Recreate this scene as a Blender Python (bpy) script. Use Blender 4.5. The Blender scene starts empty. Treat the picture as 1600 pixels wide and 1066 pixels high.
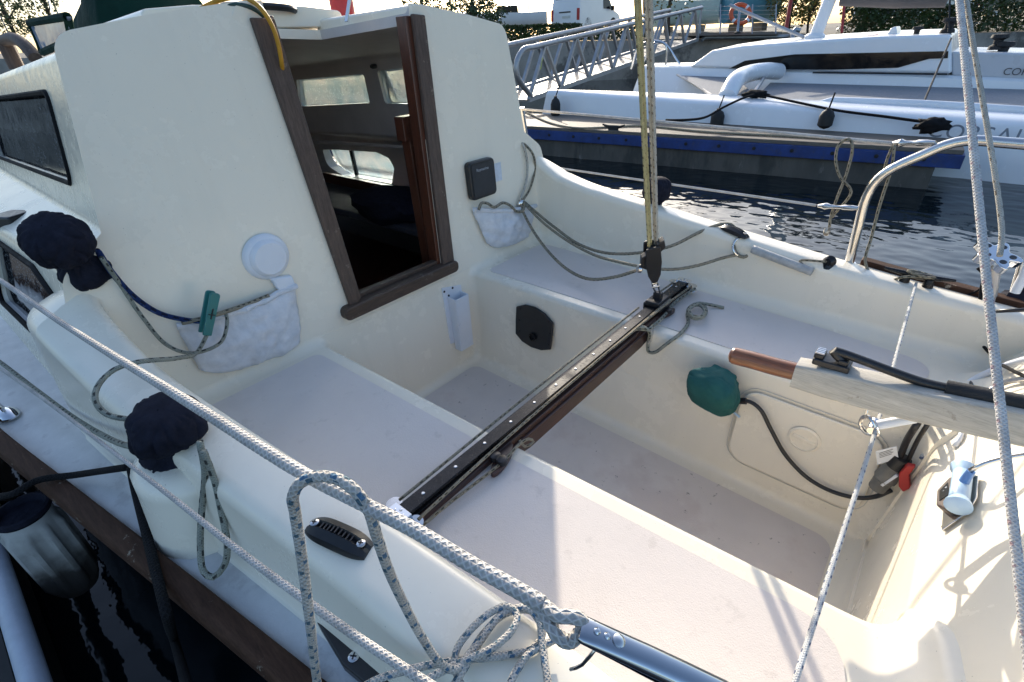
import bpy, bmesh, math, random
from mathutils import Vector, Matrix, noise
random.seed(11)
S = bpy.context.scene
COL = S.collection
R = math.radians
V = Vector

# ------------------------------------------------------------------ camera
F = 775.042
CAM = V((-1.4543, 1.0340, 0.8515))
YAW, PITCH, ROLL = -.8472, -.5436, -.0507
_f = V((math.cos(PITCH)*math.cos(YAW), math.cos(PITCH)*math.sin(YAW), math.sin(PITCH)))
_rt = V((math.sin(YAW), -math.cos(YAW), 0))
_up = _rt.cross(_f)
_r = math.cos(ROLL)*_rt + math.sin(ROLL)*_up
_u = -math.sin(ROLL)*_rt + math.cos(ROLL)*_up
cam_d = bpy.data.cameras.new("camera")
cam = bpy.data.objects.new("camera", cam_d)
COL.objects.link(cam)
cam_d.sensor_width = 36
cam_d.lens = F/1600*36
cam_d.clip_start = .02
cam_d.clip_end = 2000
cam.matrix_world = Matrix(((_r.x, _u.x, -_f.x, CAM.x), (_r.y, _u.y, -_f.y, CAM.y), (_r.z, _u.z, -_f.z, CAM.z), (0, 0, 0, 1)))
S.camera = cam


# surveying: where a sight line through the photograph meets a plane of the place
def ray(px, py): return _f + (px-800)/F*_r - (py-533)/F*_u
def Zp(px, py, z=0.): d = ray(px, py); return CAM + d*((z-CAM.z)/d.z)
def Yp(px, py, y): d = ray(px, py); return CAM + d*((y-CAM.y)/d.y)
def Xp(px, py, x): d = ray(px, py); return CAM + d*((x-CAM.x)/d.x)
def Dp(px, py, d): return CAM + ray(px, py)*d
KB = .0563
def Bp(px, py, off=0.):                  # on the cabin bulkhead, off metres aft of it
    n = V((1, 0, -KB)); d = ray(px, py)
    return CAM + d*((-off - CAM.dot(n))/d.dot(n))


# ------------------------------------------------------------------ objects
ORG = {}
def tag(o, label=None, cat=None, group=None, kind=None):
    if label: o['label'] = label
    if cat: o['category'] = cat
    if group: o['group'] = group
    if kind: o['kind'] = kind
    return o
def thing(name, label, cat, loc, group=None):
    o = bpy.data.objects.new(name, None)
    COL.objects.link(o); o.empty_display_size = .1
    o.location = loc; ORG[o.name] = V(loc)
    return tag(o, label, cat, group)
def org(o): return ORG.get(o.name, V((0, 0, 0))) if o else V((0, 0, 0))


class MB:
    def __init__(s): s.v = []; s.f = []; s.uv = {}; s.mi = {}
    def add(s, vs, fs, uvs=None, mi=0):
        b = len(s.v); s.v += [V(p) for p in vs]
        for k, f in enumerate(fs):
            if uvs: s.uv[len(s.f)] = uvs[k]
            if mi: s.mi[len(s.f)] = mi
            s.f.append([b+i for i in f])
        return s
    def box(s, c, sz, rot=None, mi=0):
        c = V(c); h = V(sz)*.5
        vs = [V((x*h.x, y*h.y, z*h.z)) for x in (-1, 1) for y in (-1, 1) for z in (-1, 1)]
        if rot: vs = [rot @ p for p in vs]
        return s.add([c+p for p in vs], [(0, 1, 3, 2), (4, 6, 7, 5), (0, 4, 5, 1), (2, 3, 7, 6), (0, 2, 6, 4), (1, 5, 7, 3)], mi=mi)
    def bar(s, a, b, w, h, up=(0, 0, 1), mi=0):
        a, b = V(a), V(b); d = (b-a); L = d.length; d.normalize()
        y = V(up).cross(d); y.normalize(); z = d.cross(y)
        return s.box((a+b)/2, (L, w, h), Matrix((d, y, z)).transposed(), mi)
    def tube(s, pts, r, n=8, closed=False, caps=True, amp=0., freq=0., mi=0):
        pts = [V(p) for p in pts]; m = len(pts)
        rs = r if isinstance(r, (list, tuple)) else [r]*m
        T = []
        for i in range(m):
            a = pts[i-1] if (i or closed) else pts[0]; b = pts[(i+1) % m] if (i < m-1 or closed) else pts[-1]
            t = b-a
            T.append(t.normalized() if t.length > 1e-9 else V((0, 0, 1)))
        x = T[0].orthogonal().normalized()
        vs = []; L = 0.; Ls = []
        for i in range(m):
            if i: L += (pts[i]-pts[i-1]).length
            x = (x - T[i]*x.dot(T[i])).normalized(); y = T[i].cross(x)
            Ls.append(L)
            for k in range(n):
                a = 2*math.pi*k/n; rr = rs[i]
                if amp:
                    p1 = math.sin(2*math.pi*L*freq + 3*a); p2 = math.sin(2*math.pi*L*freq - 3*a)
                    rr *= 1 + amp*(max(p1, p2)-.4)
                vs.append(pts[i] + x*(math.cos(a)*rr) + y*(math.sin(a)*rr))
        fs = []; uv = []
        for i in range(m if closed else m-1):
            j = (i+1) % m
            la, lb = Ls[i], (Ls[j] if j else L + (pts[0]-pts[-1]).length)
            for k in range(n):
                q = (k+1) % n
                fs.append((i*n+k, i*n+q, j*n+q, j*n+k))
                uv.append(((k/n, la), ((k+1)/n, la), ((k+1)/n, lb), (k/n, lb)))
        if caps and not closed:
            fs.append(tuple(range(n-1, -1, -1))); uv.append([(0, 0)]*n)
            fs.append(tuple((m-1)*n+k for k in range(n))); uv.append([(0, L)]*n)
        return s.add(vs, fs, uv, mi)
    def cyl(s, a, b, r, n=16, r2=None, mi=0): return s.tube([a, b], [r, r if r2 is None else r2], n, mi=mi)
    def lathe(s, prof, o, axis=(0, 0, 1), n=24, sc=(1, 1), mi=0, xdir=None):
        o = V(o); ax = V(axis).normalized(); x = ax.orthogonal().normalized()
        if xdir is not None: x = (V(xdir)-ax*ax.dot(V(xdir))).normalized()
        y = ax.cross(x)
        vs = []; fs = []
        for (r, h) in prof:
            for k in range(n):
                a = 2*math.pi*k/n
                vs.append(o + ax*h + x*(r*math.cos(a)*sc[0]) + y*(r*math.sin(a)*sc[1]))
        for i in range(len(prof)-1):
            for k in range(n):
                q = (k+1) % n
                fs.append((i*n+k, i*n+q, (i+1)*n+q, (i+1)*n+k))
        fs.append(tuple(range(n-1, -1, -1))); m = len(prof)-1
        fs.append(tuple(m*n+k for k in range(n)))
        return s.add(vs, fs, mi=mi)
    def prism(s, poly, d, mi=0):
        n = len(poly); d = V(d); poly = [V(p) for p in poly]
        return s.add(poly+[p+d for p in poly], [tuple(range(n))[::-1], tuple(range(n, 2*n))]+[(i, (i+1) % n, n+(i+1) % n, n+i) for i in range(n)], mi=mi)
    def grid(s, rows, closed=False, mi=0, uv=False):
        n = len(rows[0]); vs = [p for r_ in rows for p in r_]; fs = []; uvs = []
        for i in range(len(rows)-1):
            for k in range(n if closed else n-1):
                q = (k+1) % n
                fs.append((i*n+k, i*n+q, (i+1)*n+q, (i+1)*n+k))
                uvs.append([(k/n, i/len(rows)), ((k+1)/n, i/len(rows)), ((k+1)/n, (i+1)/len(rows)), (k/n, (i+1)/len(rows))])
        return s.add(vs, fs, uvs if uv else None, mi)
    def build(s, name, mat, parent=None, smooth=True, angle=38, bevel=0., seg=2, wn=False, recalc=True, base=None):
        me = bpy.data.meshes.new(name)
        if parent is None:
            lo = [min(p[i] for p in s.v) for i in range(3)]; hi = [max(p[i] for p in s.v) for i in range(3)]
            o0 = V(((lo[0]+hi[0])/2, (lo[1]+hi[1])/2, lo[2])) if base is None else V(base)
        else:
            o0 = org(parent)
        me.from_pydata([tuple(p-o0) for p in s.v], [], s.f)
        if s.uv:
            ul = me.uv_layers.new(name="UVMap")
            for fi, co in s.uv.items():
                pl = me.polygons[fi]
                for k, li in enumerate(pl.loop_indices): ul.data[li].uv = co[k]
        for fi, m in s.mi.items(): me.polygons[fi].material_index = m
        if recalc:
            bm = bmesh.new(); bm.from_mesh(me); bmesh.ops.recalc_face_normals(bm, faces=bm.faces); bm.to_mesh(me); bm.free()
        for m in (mat if isinstance(mat, (list, tuple)) else [mat]): me.materials.append(m)
        if smooth:
            for p in me.polygons: p.use_smooth = True
            me.set_sharp_from_angle(angle=R(angle))
        o = bpy.data.objects.new(name, me); COL.objects.link(o)
        if parent is None: o.location = o0; ORG[o.name] = o0
        else: o.parent = parent; ORG[o.name] = o0
        if bevel:
            b = o.modifiers.new("bevel", 'BEVEL'); b.width = bevel; b.segments = seg; b.limit_method = 'ANGLE'; b.angle_limit = R(35)
            b.harden_normals = True
        if wn:
            w = o.modifiers.new("wn", 'WEIGHTED_NORMAL'); w.keep_sharp = True; w.weight = 80
        return o

def copy_tree(o, parent=None):
    c = o.copy(); COL.objects.link(c)
    if parent is not None: c.parent = parent
    for ch in list(o.children): copy_tree(ch, c)
    return c

def cr(pts, step=.012, closed=False):
    pts = [V(p) for p in pts]; out = []; n = len(pts)
    for i in range(n if closed else n-1):
        p1, p2 = pts[i], pts[(i+1) % n]
        p0 = pts[i-1] if (i or closed) else p1*2-p2
        p3 = pts[(i+2) % n] if (i < n-2 or closed) else p2*2-p1
        a = max((p1-p0).length, 1e-5)**.5; b = max((p2-p1).length, 1e-5)**.5; c = max((p3-p2).length, 1e-5)**.5
        m1 = (p2-p1) + ((p1-p0)/a - (p2-p0)/(a+b))*b
        m2 = (p2-p1) + ((p3-p2)/c - (p3-p1)/(b+c))*b
        k = max(2, int((p2-p1).length/step))
        for j in range(k):
            t = j/k
            out.append(p1*(2*t**3-3*t*t+1) + m1*(t**3-2*t*t+t) + p2*(-2*t**3+3*t*t) + m2*(t**3-t*t))
    if not closed: out.append(pts[-1])
    return out
def rope_mb(pts, r, step=.012, n=8, mb=None, closed=False, amp=0., freq=0.):
    mb = mb or MB()
    q = cr(pts, step, closed)
    if isinstance(r, (list, tuple)):
        rr = [r[min(int(i/(len(q)-1)*(len(r)-1)), len(r)-2)] for i in range(len(q))]
        rr = []
        for i in range(len(q)):
            t = i/(len(q)-1)*(len(r)-1); k = min(int(t), len(r)-2); rr.append(r[k]*(1-(t-k))+r[k+1]*(t-k))
        r = rr
    return mb.tube(q, r, n, closed, amp=amp, freq=freq)
def fil(pts, rad, seg=5):
    """2-D polyline with its corners rounded; the number of points never changes"""
    out = []
    n = len(pts)
    for i, p in enumerate(pts):
        r = rad[i]
        p = V((p[0], p[1]))
        if r <= 0 or i in (0, n-1): out.append(p); continue
        a = V(pts[i-1][:2])-p; b = V(pts[i+1][:2])-p
        la, lb = a.length, b.length; a.normalize(); b.normalize()
        ang = a.angle(b)
        t = min(r/math.tan(ang/2), la*.48, lb*.48); rr = t*math.tan(ang/2)
        c = p + (a+b).normalized()*(rr/math.sin(ang/2))
        s0 = p+a*t-c; s1 = p+b*t-c
        th = s0.angle(s1) if s0.length > 1e-9 else 0
        for k in range(seg+1):
            w = k/seg
            if th > 1e-6: q = (s0*math.sin((1-w)*th) + s1*math.sin(w*th))/math.sin(th)
            else: q = s0
            out.append(c+q)
    return out
def cfil(pts, rad, seg=5):
    return fil(pts[-1:]+pts+pts[:1], [0]+list(rad)+[0], seg)[1:-1]
def rrect(w, h, r, seg=5):
    out = []
    for (sx, sy, a0) in ((1, 1, 0), (-1, 1, 90), (-1, -1, 180), (1, -1, 270)):
        for k in range(seg+1):
            a = R(a0+90*k/seg); out.append((sx*(w/2-r)+r*math.cos(a), sy*(h/2-r)+r*math.sin(a)))
    return out
def lump(mb, c, rad, seed=0, amp=.15, fr=2.2, sub=4, rot=None, fold=0.):
    bm = bmesh.new(); bmesh.ops.create_icosphere(bm, subdivisions=sub, radius=1)
    vs = []
    for v in bm.verts:
        p = v.co.copy(); q = p*fr + V((seed*3.1, seed*1.7, seed))
        d = 1 + amp*noise.noise(q) + amp*.45*noise.noise(q*2.3)
        if fold: d += fold*(abs(noise.noise(q*1.6+V((9, 0, 0))))-.2)
        p = V((p.x*rad[0], p.y*rad[1], p.z*rad[2]))*d
        vs.append((rot @ p if rot else p)+V(c))
    fs = [[v.index for v in f.verts] for f in bm.faces]; bm.free()
    return mb.add(vs, fs)

# ------------------------------------------------------------------ materials
class NT:
    def __init__(s, name):
        s.m = bpy.data.materials.new(name); s.m.use_nodes = True
        s.t = s.m.node_tree; s.p = s.t.nodes["Principled BSDF"]
    def n(s, typ, **kw):
        o = s.t.nodes.new(typ)
        for k, v in kw.items():
            if k.startswith('i_'): o.inputs[int(k[2:]) if k[2:].isdigit() else k[2:].replace('_', ' ')].default_value = v
            else: setattr(o, k, v)
        return o
    def l(s, a, b): s.t.links.new(a, b)
    def math(s, op, a, b=None, c=None):
        o = s.n('ShaderNodeMath', operation=op)
        for k, v in enumerate((a, b, c)):
            if v is None: continue
            if isinstance(v, (int, float)): o.inputs[k].default_value = v
            else: s.l(v, o.inputs[k])
        return o.outputs[0]
    def mix(s, fac, a, b):
        o = s.n('ShaderNodeMix', data_type='RGBA')
        for k, v in ((0, fac), (6, a), (7, b)):
            if isinstance(v, (int, float)): o.inputs[k].default_value = v
            elif isinstance(v, tuple): o.inputs[k].default_value = (*v, 1) if len(v) == 3 else v
            else: s.l(v, o.inputs[k])
        return o.outputs[2]
    def ramp(s, fac, stops):
        o = s.n('ShaderNodeValToRGB'); e = o.color_ramp.elements
        while len(e) < len(stops): e.new(.5)
        for k, (p, c) in enumerate(stops): e[k].position = p; e[k].color = (*c, 1) if len(c) == 3 else c
        s.l(fac, o.inputs[0]); return o.outputs[0]
    def coord(s, sc=(1, 1, 1), kind='Object'):
        c = s.n('ShaderNodeTexCoord'); m = s.n('ShaderNodeMapping'); m.inputs[3].default_value = sc
        s.l(c.outputs[kind], m.inputs[0]); return m.outputs[0]
    def noise(s, scale, detail=4, rough=.55, co=None, dim='3D'):
        o = s.n('ShaderNodeTexNoise'); o.inputs['Scale'].default_value = scale; o.inputs['Detail'].default_value = detail; o.inputs['Roughness'].default_value = rough
        if co is not None: s.l(co, o.inputs['Vector'])
        return o.outputs[0]
    def bump(s, h, strength, dist=.001, nrm=None):
        b = s.n('ShaderNodeBump'); b.inputs['Strength'].default_value = strength; b.inputs['Distance'].default_value = dist
        s.l(h, b.inputs['Height'])
        if nrm is not None: s.l(nrm, b.inputs['Normal'])
        return b.outputs[0]

def pm(name, col, rough=.5, metal=0., var=(6., .08), bump=None, dirt=None, spec=None, coat=0., sc=(1, 1, 1), trans=None, rv=.08):
    """a principled surface with colour variation, optional bump (scale, strength, distance) and dirt (colour, scale, threshold, amount)"""
    t = NT(name); P = t.p; co = t.coord(sc)
    nz = t.noise(var[0], 5, .6, co)
    lo = tuple(max(0, c*(1-var[1])) for c in col); hi = tuple(min(1, c*(1+var[1])) for c in col)
    c = t.ramp(nz, [(.3, lo), (.7, hi)])
    if dirt:
        for (dc, ds, th, am) in (dirt if isinstance(dirt, list) else [dirt]):
            d = t.noise(ds, 6, .65, co)
            m = t.ramp(d, [(th, (0, 0, 0)), (min(1, th+.08), (am, am, am))])
            c = t.mix(m, c, dc)
    t.l(c, P.inputs['Base Color'])
    rr = t.noise(var[0]*3, 4, .6, co)
    t.l(t.ramp(rr, [(.3, (max(0, rough-rv),)*3), (.7, (min(1, rough+rv),)*3)]), P.inputs['Roughness'])
    P.inputs['Metallic'].default_value = metal
    if spec is not None: P.inputs['Specular IOR Level'].default_value = spec
    if coat: P.inputs['Coat Weight'].default_value = coat; P.inputs['Coat Roughness'].default_value = .08
    if bump:
        bs = bump if isinstance(bump, list) else [bump]; nrm = None
        for (s_, st, di) in bs: nrm = t.bump(t.noise(s_, 3, .6, co), st, di, nrm)
        t.l(nrm, P.inputs['Normal'])
    return t.m

def ropemat(name, base, fl=None, r=.005, fl2=None, dens=.4, rough=.85, fk=1.):
    """braided line: strands crossing left and right, tracer flecks wound round it; u = round the rope, v = metres along it"""
    t = NT(name); uv = t.n('ShaderNodeUVMap'); sp = t.n('ShaderNodeSeparateXYZ'); t.l(uv.outputs[0], sp.inputs[0])
    u, v = sp.outputs[0], sp.outputs[1]
    fq = 1/(2.2*r)
    w = t.math('MULTIPLY', v, fq*2.2)
    u3 = t.math('MULTIPLY', u, 5.)
    s1 = t.math('SINE', t.math('MULTIPLY', t.math('ADD', w, u3), 6.2832))
    s2 = t.math('SINE', t.math('MULTIPLY', t.math('SUBTRACT', w, u3), 6.2832))
    h = t.math('MAXIMUM', s1, s2)
    co = t.coord()
    nz = t.noise(28, 6, .7, co)
    c = t.ramp(nz, [(.3, tuple(x*.66 for x in base)), (.7, tuple(min(1, x*1.08) for x in base))])
    c = t.mix(t.math('MULTIPLY', t.math('SUBTRACT', 1.0, h), .2), c, tuple(x*.35 for x in base))
    for k, col in enumerate([x for x in (fl, fl2) if x]):
        u3_ = t.math('ADD', t.math('MULTIPLY', u, 3.), .5*k)
        row = t.math('FLOOR', u3_)
        jit = t.math('MULTIPLY', t.noise(35, 1, .5, co), .5)
        a = t.math('LESS_THAN', t.math('FRACT', t.math('ADD', t.math('ADD', t.math('MULTIPLY', v, fk/(4.6*r)), jit), t.math('ADD', t.math('MULTIPLY', row, .37), .5*k))), dens)
        b = t.math('LESS_THAN', t.math('FRACT', u3_), .42)
        keep = t.math('GREATER_THAN', t.noise(70, 1, .5, co), .44)
        c = t.mix(t.math('MULTIPLY', t.math('MULTIPLY', a, b), t.math('MULTIPLY', keep, .85)), c, col)
    t.l(c, t.p.inputs['Base Color']); t.p.inputs['Roughness'].default_value = rough; t.p.inputs['Specular IOR Level'].default_value = .2
    hh = t.math('ADD', h, t.math('MULTIPLY', t.noise(900, 2, .6, co), .7))
    t.l(t.bump(hh, .8, r*.22), t.p.inputs['Normal'])
    return t.m

def woodmat(name, c1, c2, rough=.5, axis=(3, 40, 40), coat=0., spots=None, bump=.3):
    t = NT(name); co = t.coord(axis)
    nz = t.noise(2.2, 7, .65, co); g = t.noise(9, 4, .7, co)
    c = t.ramp(nz, [(.3, c1), (.7, c2)])
    c = t.mix(t.ramp(g, [(.45, (0, 0, 0)), (.75, (.55, .55, .55))]), c, tuple(x*.4 for x in c1))
    if spots:
        c2_ = t.coord(); s_ = t.noise(22, 6, .7, c2_)
        c = t.mix(t.ramp(s_, [(.62, (0, 0, 0)), (.68, (.8, .8, .8))]), c, spots)
    t.l(c, t.p.inputs['Base Color']); t.p.inputs['Roughness'].default_value = rough
    if coat: t.p.inputs['Coat Weight'].default_value = coat; t.p.inputs['Coat Roughness'].default_value = .15
    t.l(t.bump(t.math('ADD', nz, t.math('MULTIPLY', g, .5)), bump, .002), t.p.inputs['Normal'])
    return t.m

M = {}
def gelmat(name, base, streak=.16):
    t = NT(name); co = t.coord(); cs = t.coord((7, 7, .7)); P = t.p
    c = t.ramp(t.noise(2.5, 5, .6, co), [(.3, tuple(x*.985 for x in base)), (.7, tuple(min(1, x*1.01) for x in base))])
    st = t.math('MULTIPLY', t.ramp(t.noise(2.4, 6, .65, cs), [(.50, (0, 0, 0)), (.80, (1, 1, 1))]), streak*.6)
    c = t.mix(st, c, (.50, .44, .34))
    gr = t.math('MULTIPLY', t.ramp(t.noise(7, 8, .75, co), [(.56, (0, 0, 0)), (.80, (1, 1, 1))]), .09)
    c = t.mix(gr, c, (.55, .50, .42))
    sp = t.ramp(t.noise(230, 2, .5, co), [(.735, (0, 0, 0)), (.76, (.55, .55, .55))])
    c = t.mix(sp, c, (.30, .26, .20))
    t.l(c, P.inputs['Base Color'])
    r = t.ramp(t.noise(5, 6, .7, co), [(.3, (.22, .22, .22)), (.75, (.31, .31, .31))])
    t.l(r, P.inputs['Roughness'])
    t.l(t.bump(t.noise(6, 2, .5, co), .04, .01, t.bump(t.noise(140, 2, .5, co), .03, .001)), P.inputs['Normal'])
    return t.m
M['gel'] = gelmat('gelcoat', (.875, .80, .66))
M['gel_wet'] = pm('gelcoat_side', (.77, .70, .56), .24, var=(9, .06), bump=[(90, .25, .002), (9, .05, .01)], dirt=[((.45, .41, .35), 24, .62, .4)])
M['pad'] = pm('nonskid', (.72, .65, .595), .78, var=(2.2, .07), bump=[(420, .55, .0012), (60, .15, .002)], dirt=[((.52, .46, .42), 2.2, .55, .25), ((.42, .37, .33), 24, .60, .22), ((.2, .17, .15), 70, .70, .5)], spec=.3)
M['sole'] = pm('sole_nonskid', (.71, .635, .575), .72, var=(2.6, .09), bump=[(420, .5, .0012)], dirt=[((.56, .45, .40), 2.5, .52, .35), ((.10, .08, .06), 42, .655, .95), ((.3, .25, .2), 90, .68, .4)], spec=.3)
M['deck'] = pm('side_deck', (.56, .55, .53), .35, var=(14, .12), bump=[(300, .3, .001), (30, .2, .003)], dirt=[((.36, .34, .33), 12, .58, .5), ((.75, .74, .7), 28, .66, .5)])
M['hull'] = pm('hull_paint', (.012, .014, .02), .35, var=(4, .2))
M['inner'] = pm('cabin_lining', (.60, .56, .53), .6, var=(6, .08))
M['teak'] = woodmat('weathered_teak', (.060, .036, .026), (.135, .09, .066), .66, (60, 60, 5), spots=(.26, .20, .155))
M['teakx'] = woodmat('sill_wood', (.045, .028, .02), (.10, .062, .042), .55, (60, 5, 60), spots=(.16, .13, .11))
M['strake'] = woodmat('rubbing_strake_wood', (.040, .018, .010), (.085, .042, .025), .75, (6, 50, 50), spots=(.42, .36, .28))
M['strake'].node_tree.nodes['Principled BSDF'].inputs['Specular IOR Level'].default_value = .2
M['mahog'] = woodmat('mahogany', (.06, .018, .009), (.12, .036, .017), .4, (60, 60, 4), coat=.3)
M['beam'] = woodmat('traveller_beam', (.030, .012, .009), (.065, .024, .016), .42, (50, 4, 50), coat=.25)
M['varn'] = woodmat('varnished_grip', (.10, .030, .010), (.30, .10, .03), .3, (4, 60, 60), coat=.6)
M['tiller'] = woodmat('grey_tiller', (.40, .37, .32), (.55, .52, .46), .6, (4, 60, 60), bump=.4, spots=(.27, .24, .20))
M['blk'] = pm('black_plastic', (.014, .014, .016), .38, var=(30, .2), bump=(300, .1, .0005))
M['blk_al'] = pm('black_anodised', (.02, .02, .022), .3, metal=.6, var=(40, .3))
M['steel'] = pm('stainless', (.62, .61, .6), .16, metal=1., var=(20, .06), bump=(40, .03, .001))
M['alu'] = pm('aluminium', (.55, .56, .58), .34, metal=1., var=(9, .1))
M['wplas'] = pm('white_plastic', (.72, .74, .78), .35, var=(12, .03))
M['fabric'] = pm('navy_canvas', (.014, .015, .025), .9, var=(40, .3), bump=[(700, .5, .0008), (55, .5, .005)], spec=.15)
M['greenf'] = pm('green_canvas', (.022, .10, .095), .85, var=(18, .16), bump=[(500, .5, .001), (30, .3, .004)], spec=.2)
M['dgreen'] = pm('dark_green_canvas', (.006, .03, .022), .85, var=(10, .2), bump=[(400, .4, .001), (8, .4, .02)], spec=.15)
M['peg'] = pm('peg_plastic', (.02, .16, .15), .4, var=(20, .06))
M['chrome'] = pm('chrome', (.75, .75, .76), .06, metal=1., var=(10, .02), rv=.02)
M['tubes'] = pm('polished_tube', (.42, .43, .45), .10, metal=1., var=(10, .05), rv=.03)
M['red'] = pm('red_plastic', (.42, .03, .025), .45, var=(15, .15))
M['lblue'] = pm('pale_blue_plastic', (.45, .62, .80), .35, var=(15, .04))
M['r_white'] = ropemat('white_braid', (.74, .70, .66), None, .0045)
M['r_thick'] = ropemat('white_braid_thick', (.68, .65, .61), None, .0065)
M['r_blue'] = ropemat('white_blue_fleck', (.64, .60, .54), (.03, .14, .26), .0055, (.03, .11, .16), .24)
M['r_tan'] = ropemat('tan_fleck', (.36, .32, .24), (.03, .03, .02), .004, None, .5)
M['r_grn'] = ropemat('grey_green_fleck', (.36, .37, .31), (.02, .02, .02), .005, None, .45)
M['r_navy'] = ropemat('navy_fleck', (.018, .04, .14), (.008, .01, .02), .006, (.06, .10, .22), .5)
M['r_yel'] = ropemat('mainsheet', (.62, .53, .27), (.14, .09, .05), .0046, None, .3)
M['r_gry'] = ropemat('mainsheet_grey', (.62, .59, .52), (.18, .14, .10), .0046, None, .3)
M['r_blk'] = ropemat('black_line', (.012, .012, .014), None, .008)
M['r_lash'] = ropemat('white_lash', (.76, .75, .72), (.03, .06, .16), .0038, None, .32)
M['r_stay'] = ropemat('white_stay', (.72, .70, .68), (.40, .28, .30), .006, None, .2)
# ------------------------------------------------------------------ the sailboat
def lin(x, tab):
    tab = sorted(tab)
    if x <= tab[0][0]: return tab[0][1]
    for (a, ya), (b, yb) in zip(tab, tab[1:]):
        if x <= b: return ya+(yb-ya)*(x-a)/(b-a)
    return tab[-1][1]
def sm(tab, n=25):                      # a smooth curve through the table
    tab = sorted(tab); pts = cr([V((a, b, 0)) for a, b in tab], .02)
    return [(p.x, p.y) for p in pts]
YE = sm([(-2.2, .745), (-1.5, .868), (-.92, .964), (-.62, 1.014), (-.39, 1.054), (-.1, 1.104), (.25, 1.163), (.7, 1.215), (1.3, 1.235), (2.1, 1.15), (3.2, .75), (4.0, .04)])
YO = sm([(0.3, 1.03), (0, 1.0), (-.36, .965), (-.66, .925), (-.91, .893), (-1.1, .873), (-1.5, .833), (-2.2, .735)])
YI = sm([(.3, .90), (0, .868), (-.3, .85), (-.55, .82), (-.8, .787), (-1.06, .757), (-1.26, .737), (-1.52, .722), (-1.75, .71), (-2.2, .64)])
ZT = sm([(.3, .36), (0, .342), (-.1, .315), (-.25, .283), (-.5, .258), (-.8, .23), (-1.06, .207), (-1.26, .188), (-1.52, .168), (-1.75, .158), (-2.2, .15)])
WS = [(0, .335), (-1.6, .284)]
WT = [(0, .365), (-.82, .348), (-1.65, .312)]
ZD, ZS = .04, -.42

boat = thing('sailboat', 'cream sailing yacht whose open cockpit, traveller and tiller fill the picture', 'sailboat', (0, 0, -.72))

def xa(y, z): return -1.587 - .10*(min(z, 0)+.42) - .085*max(0, abs(y)-.3)/.45
def section(x, off):
    ws, wt, yi, yo, zt = lin(x, WS), lin(x, WT), lin(x, YI), lin(x, YO), lin(x, ZT)
    zs = ZS
    zr = .055*math.exp(min(0, x)/.035)
    pts = [(0, zs), (ws*.8, zs), (ws, zs), (wt-.006, -.2), (wt, 0), (wt+.12, 0), (yi-.10, 0), (yi, 0), (yi, zt+zr), ((yi+yo)/2, zt+.004+zr*.45), (yo, zt-.004), (yo+.022, ZD), (yo+.05, ZD-.014), (lin(x, YE), ZD-.03)]
    rad = [0, 0, .05, 0, .02, 0, 0, .045, .028, 0, .034, .022, 0, 0]
    q = fil(pts, rad, 5)
    return q
# column numbers of the rounded profile: sole 0..7, riser/seat 8..15, coaming 16..., deck
def offset(q, d, jmax, jfade):
    out = []
    for j, p in enumerate(q):
        a = q[max(0, j-1)]; b = q[min(len(q)-1, j+1)]
        t = b-a; nrm = V((-t.y, t.x)); nrm = nrm.normalized() if nrm.length > 1e-9 else V((0, 0))
        w = 1. if j <= jmax else max(0., 1-(j-jmax)/max(1, jfade-jmax))
        if j == 0: nrm = V((0, 1))
        out.append(p+nrm*d*w)
    return out
stn = []
rf = .032
for k in range(7):
    th = R(90*k/6); stn.append(('f', -(rf-rf*math.cos(th)), rf-rf*math.sin(th)))      # blended into the bulkhead
for s in [x*.035 for x in range(3, 45)]: stn.append(('f', -s, 0.))
ra = .06
for k in range(7):
    th = R(90*k/6); stn.append(('a', ra-ra*math.sin(th), ra-ra*math.cos(th)))         # blended into the aft wall
stn.append(('a', -.03, ra))
rows = []
for kind, a, d in stn:
    if kind == 'f': q = section(a, 0); q = offset(q, d, 20, 24)
    else: q = section(-1.6, 0); q = offset(q, d, 16, 20)
    row = []
    for p in q:
        y, z = p
        x = (a+KB*z*max(0, 1+a/.5)) if kind == 'f' else xa(y, z)+a-.62*max(0, z-.002)
        row.append(V((x, y, z)))
    rows.append(row)
NCOL = len(rows[0])
def part_cols(name, j0, j1, mat, side, **kw):
    mb = MB()
    mb.grid([[V((p.x, p.y*side, p.z)) for p in r_[j0:j1+1]] for r_ in rows])
    return mb.build(name, mat, boat, angle=60, wn=True, recalc=False, **kw)
def both(name, j0, j1, mat):
    for s in (1, -1):
        o = part_cols(name, j0, j1, mat, s)
        me = o.data; bm = bmesh.new(); bm.from_mesh(me)
        # face normals must look into the cockpit / upwards
        for f in bm.faces: pass
        up = sum(f.normal.z*f.calc_area() for f in bm.faces)
        if up < 0: bmesh.ops.reverse_faces(bm, faces=bm.faces)
        bm.to_mesh(me); bm.free()
# sole is one sheet from side to side
mb = MB(); JS = 8
mb.grid([[V((p.x, -p.y, p.z)) for p in r_[JS:0:-1]]+[p.copy() for p in r_[0:JS+1]] for r_ in rows])
mb.build('cockpit_sole', M['gel'], boat, angle=60, wn=True)
both('seat', JS, 16, M['gel'])
keep = rows
rows = [r_ for r_, (kd, a, d) in zip(keep, stn) if kd == 'f']
for x in (-1.6, -1.7, -1.8, -1.9): rows.append([V((x, p.x, p.y)) for p in section(x, 0)])
both('coaming', 16, NCOL-2, M['gel'])
rows = keep
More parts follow.
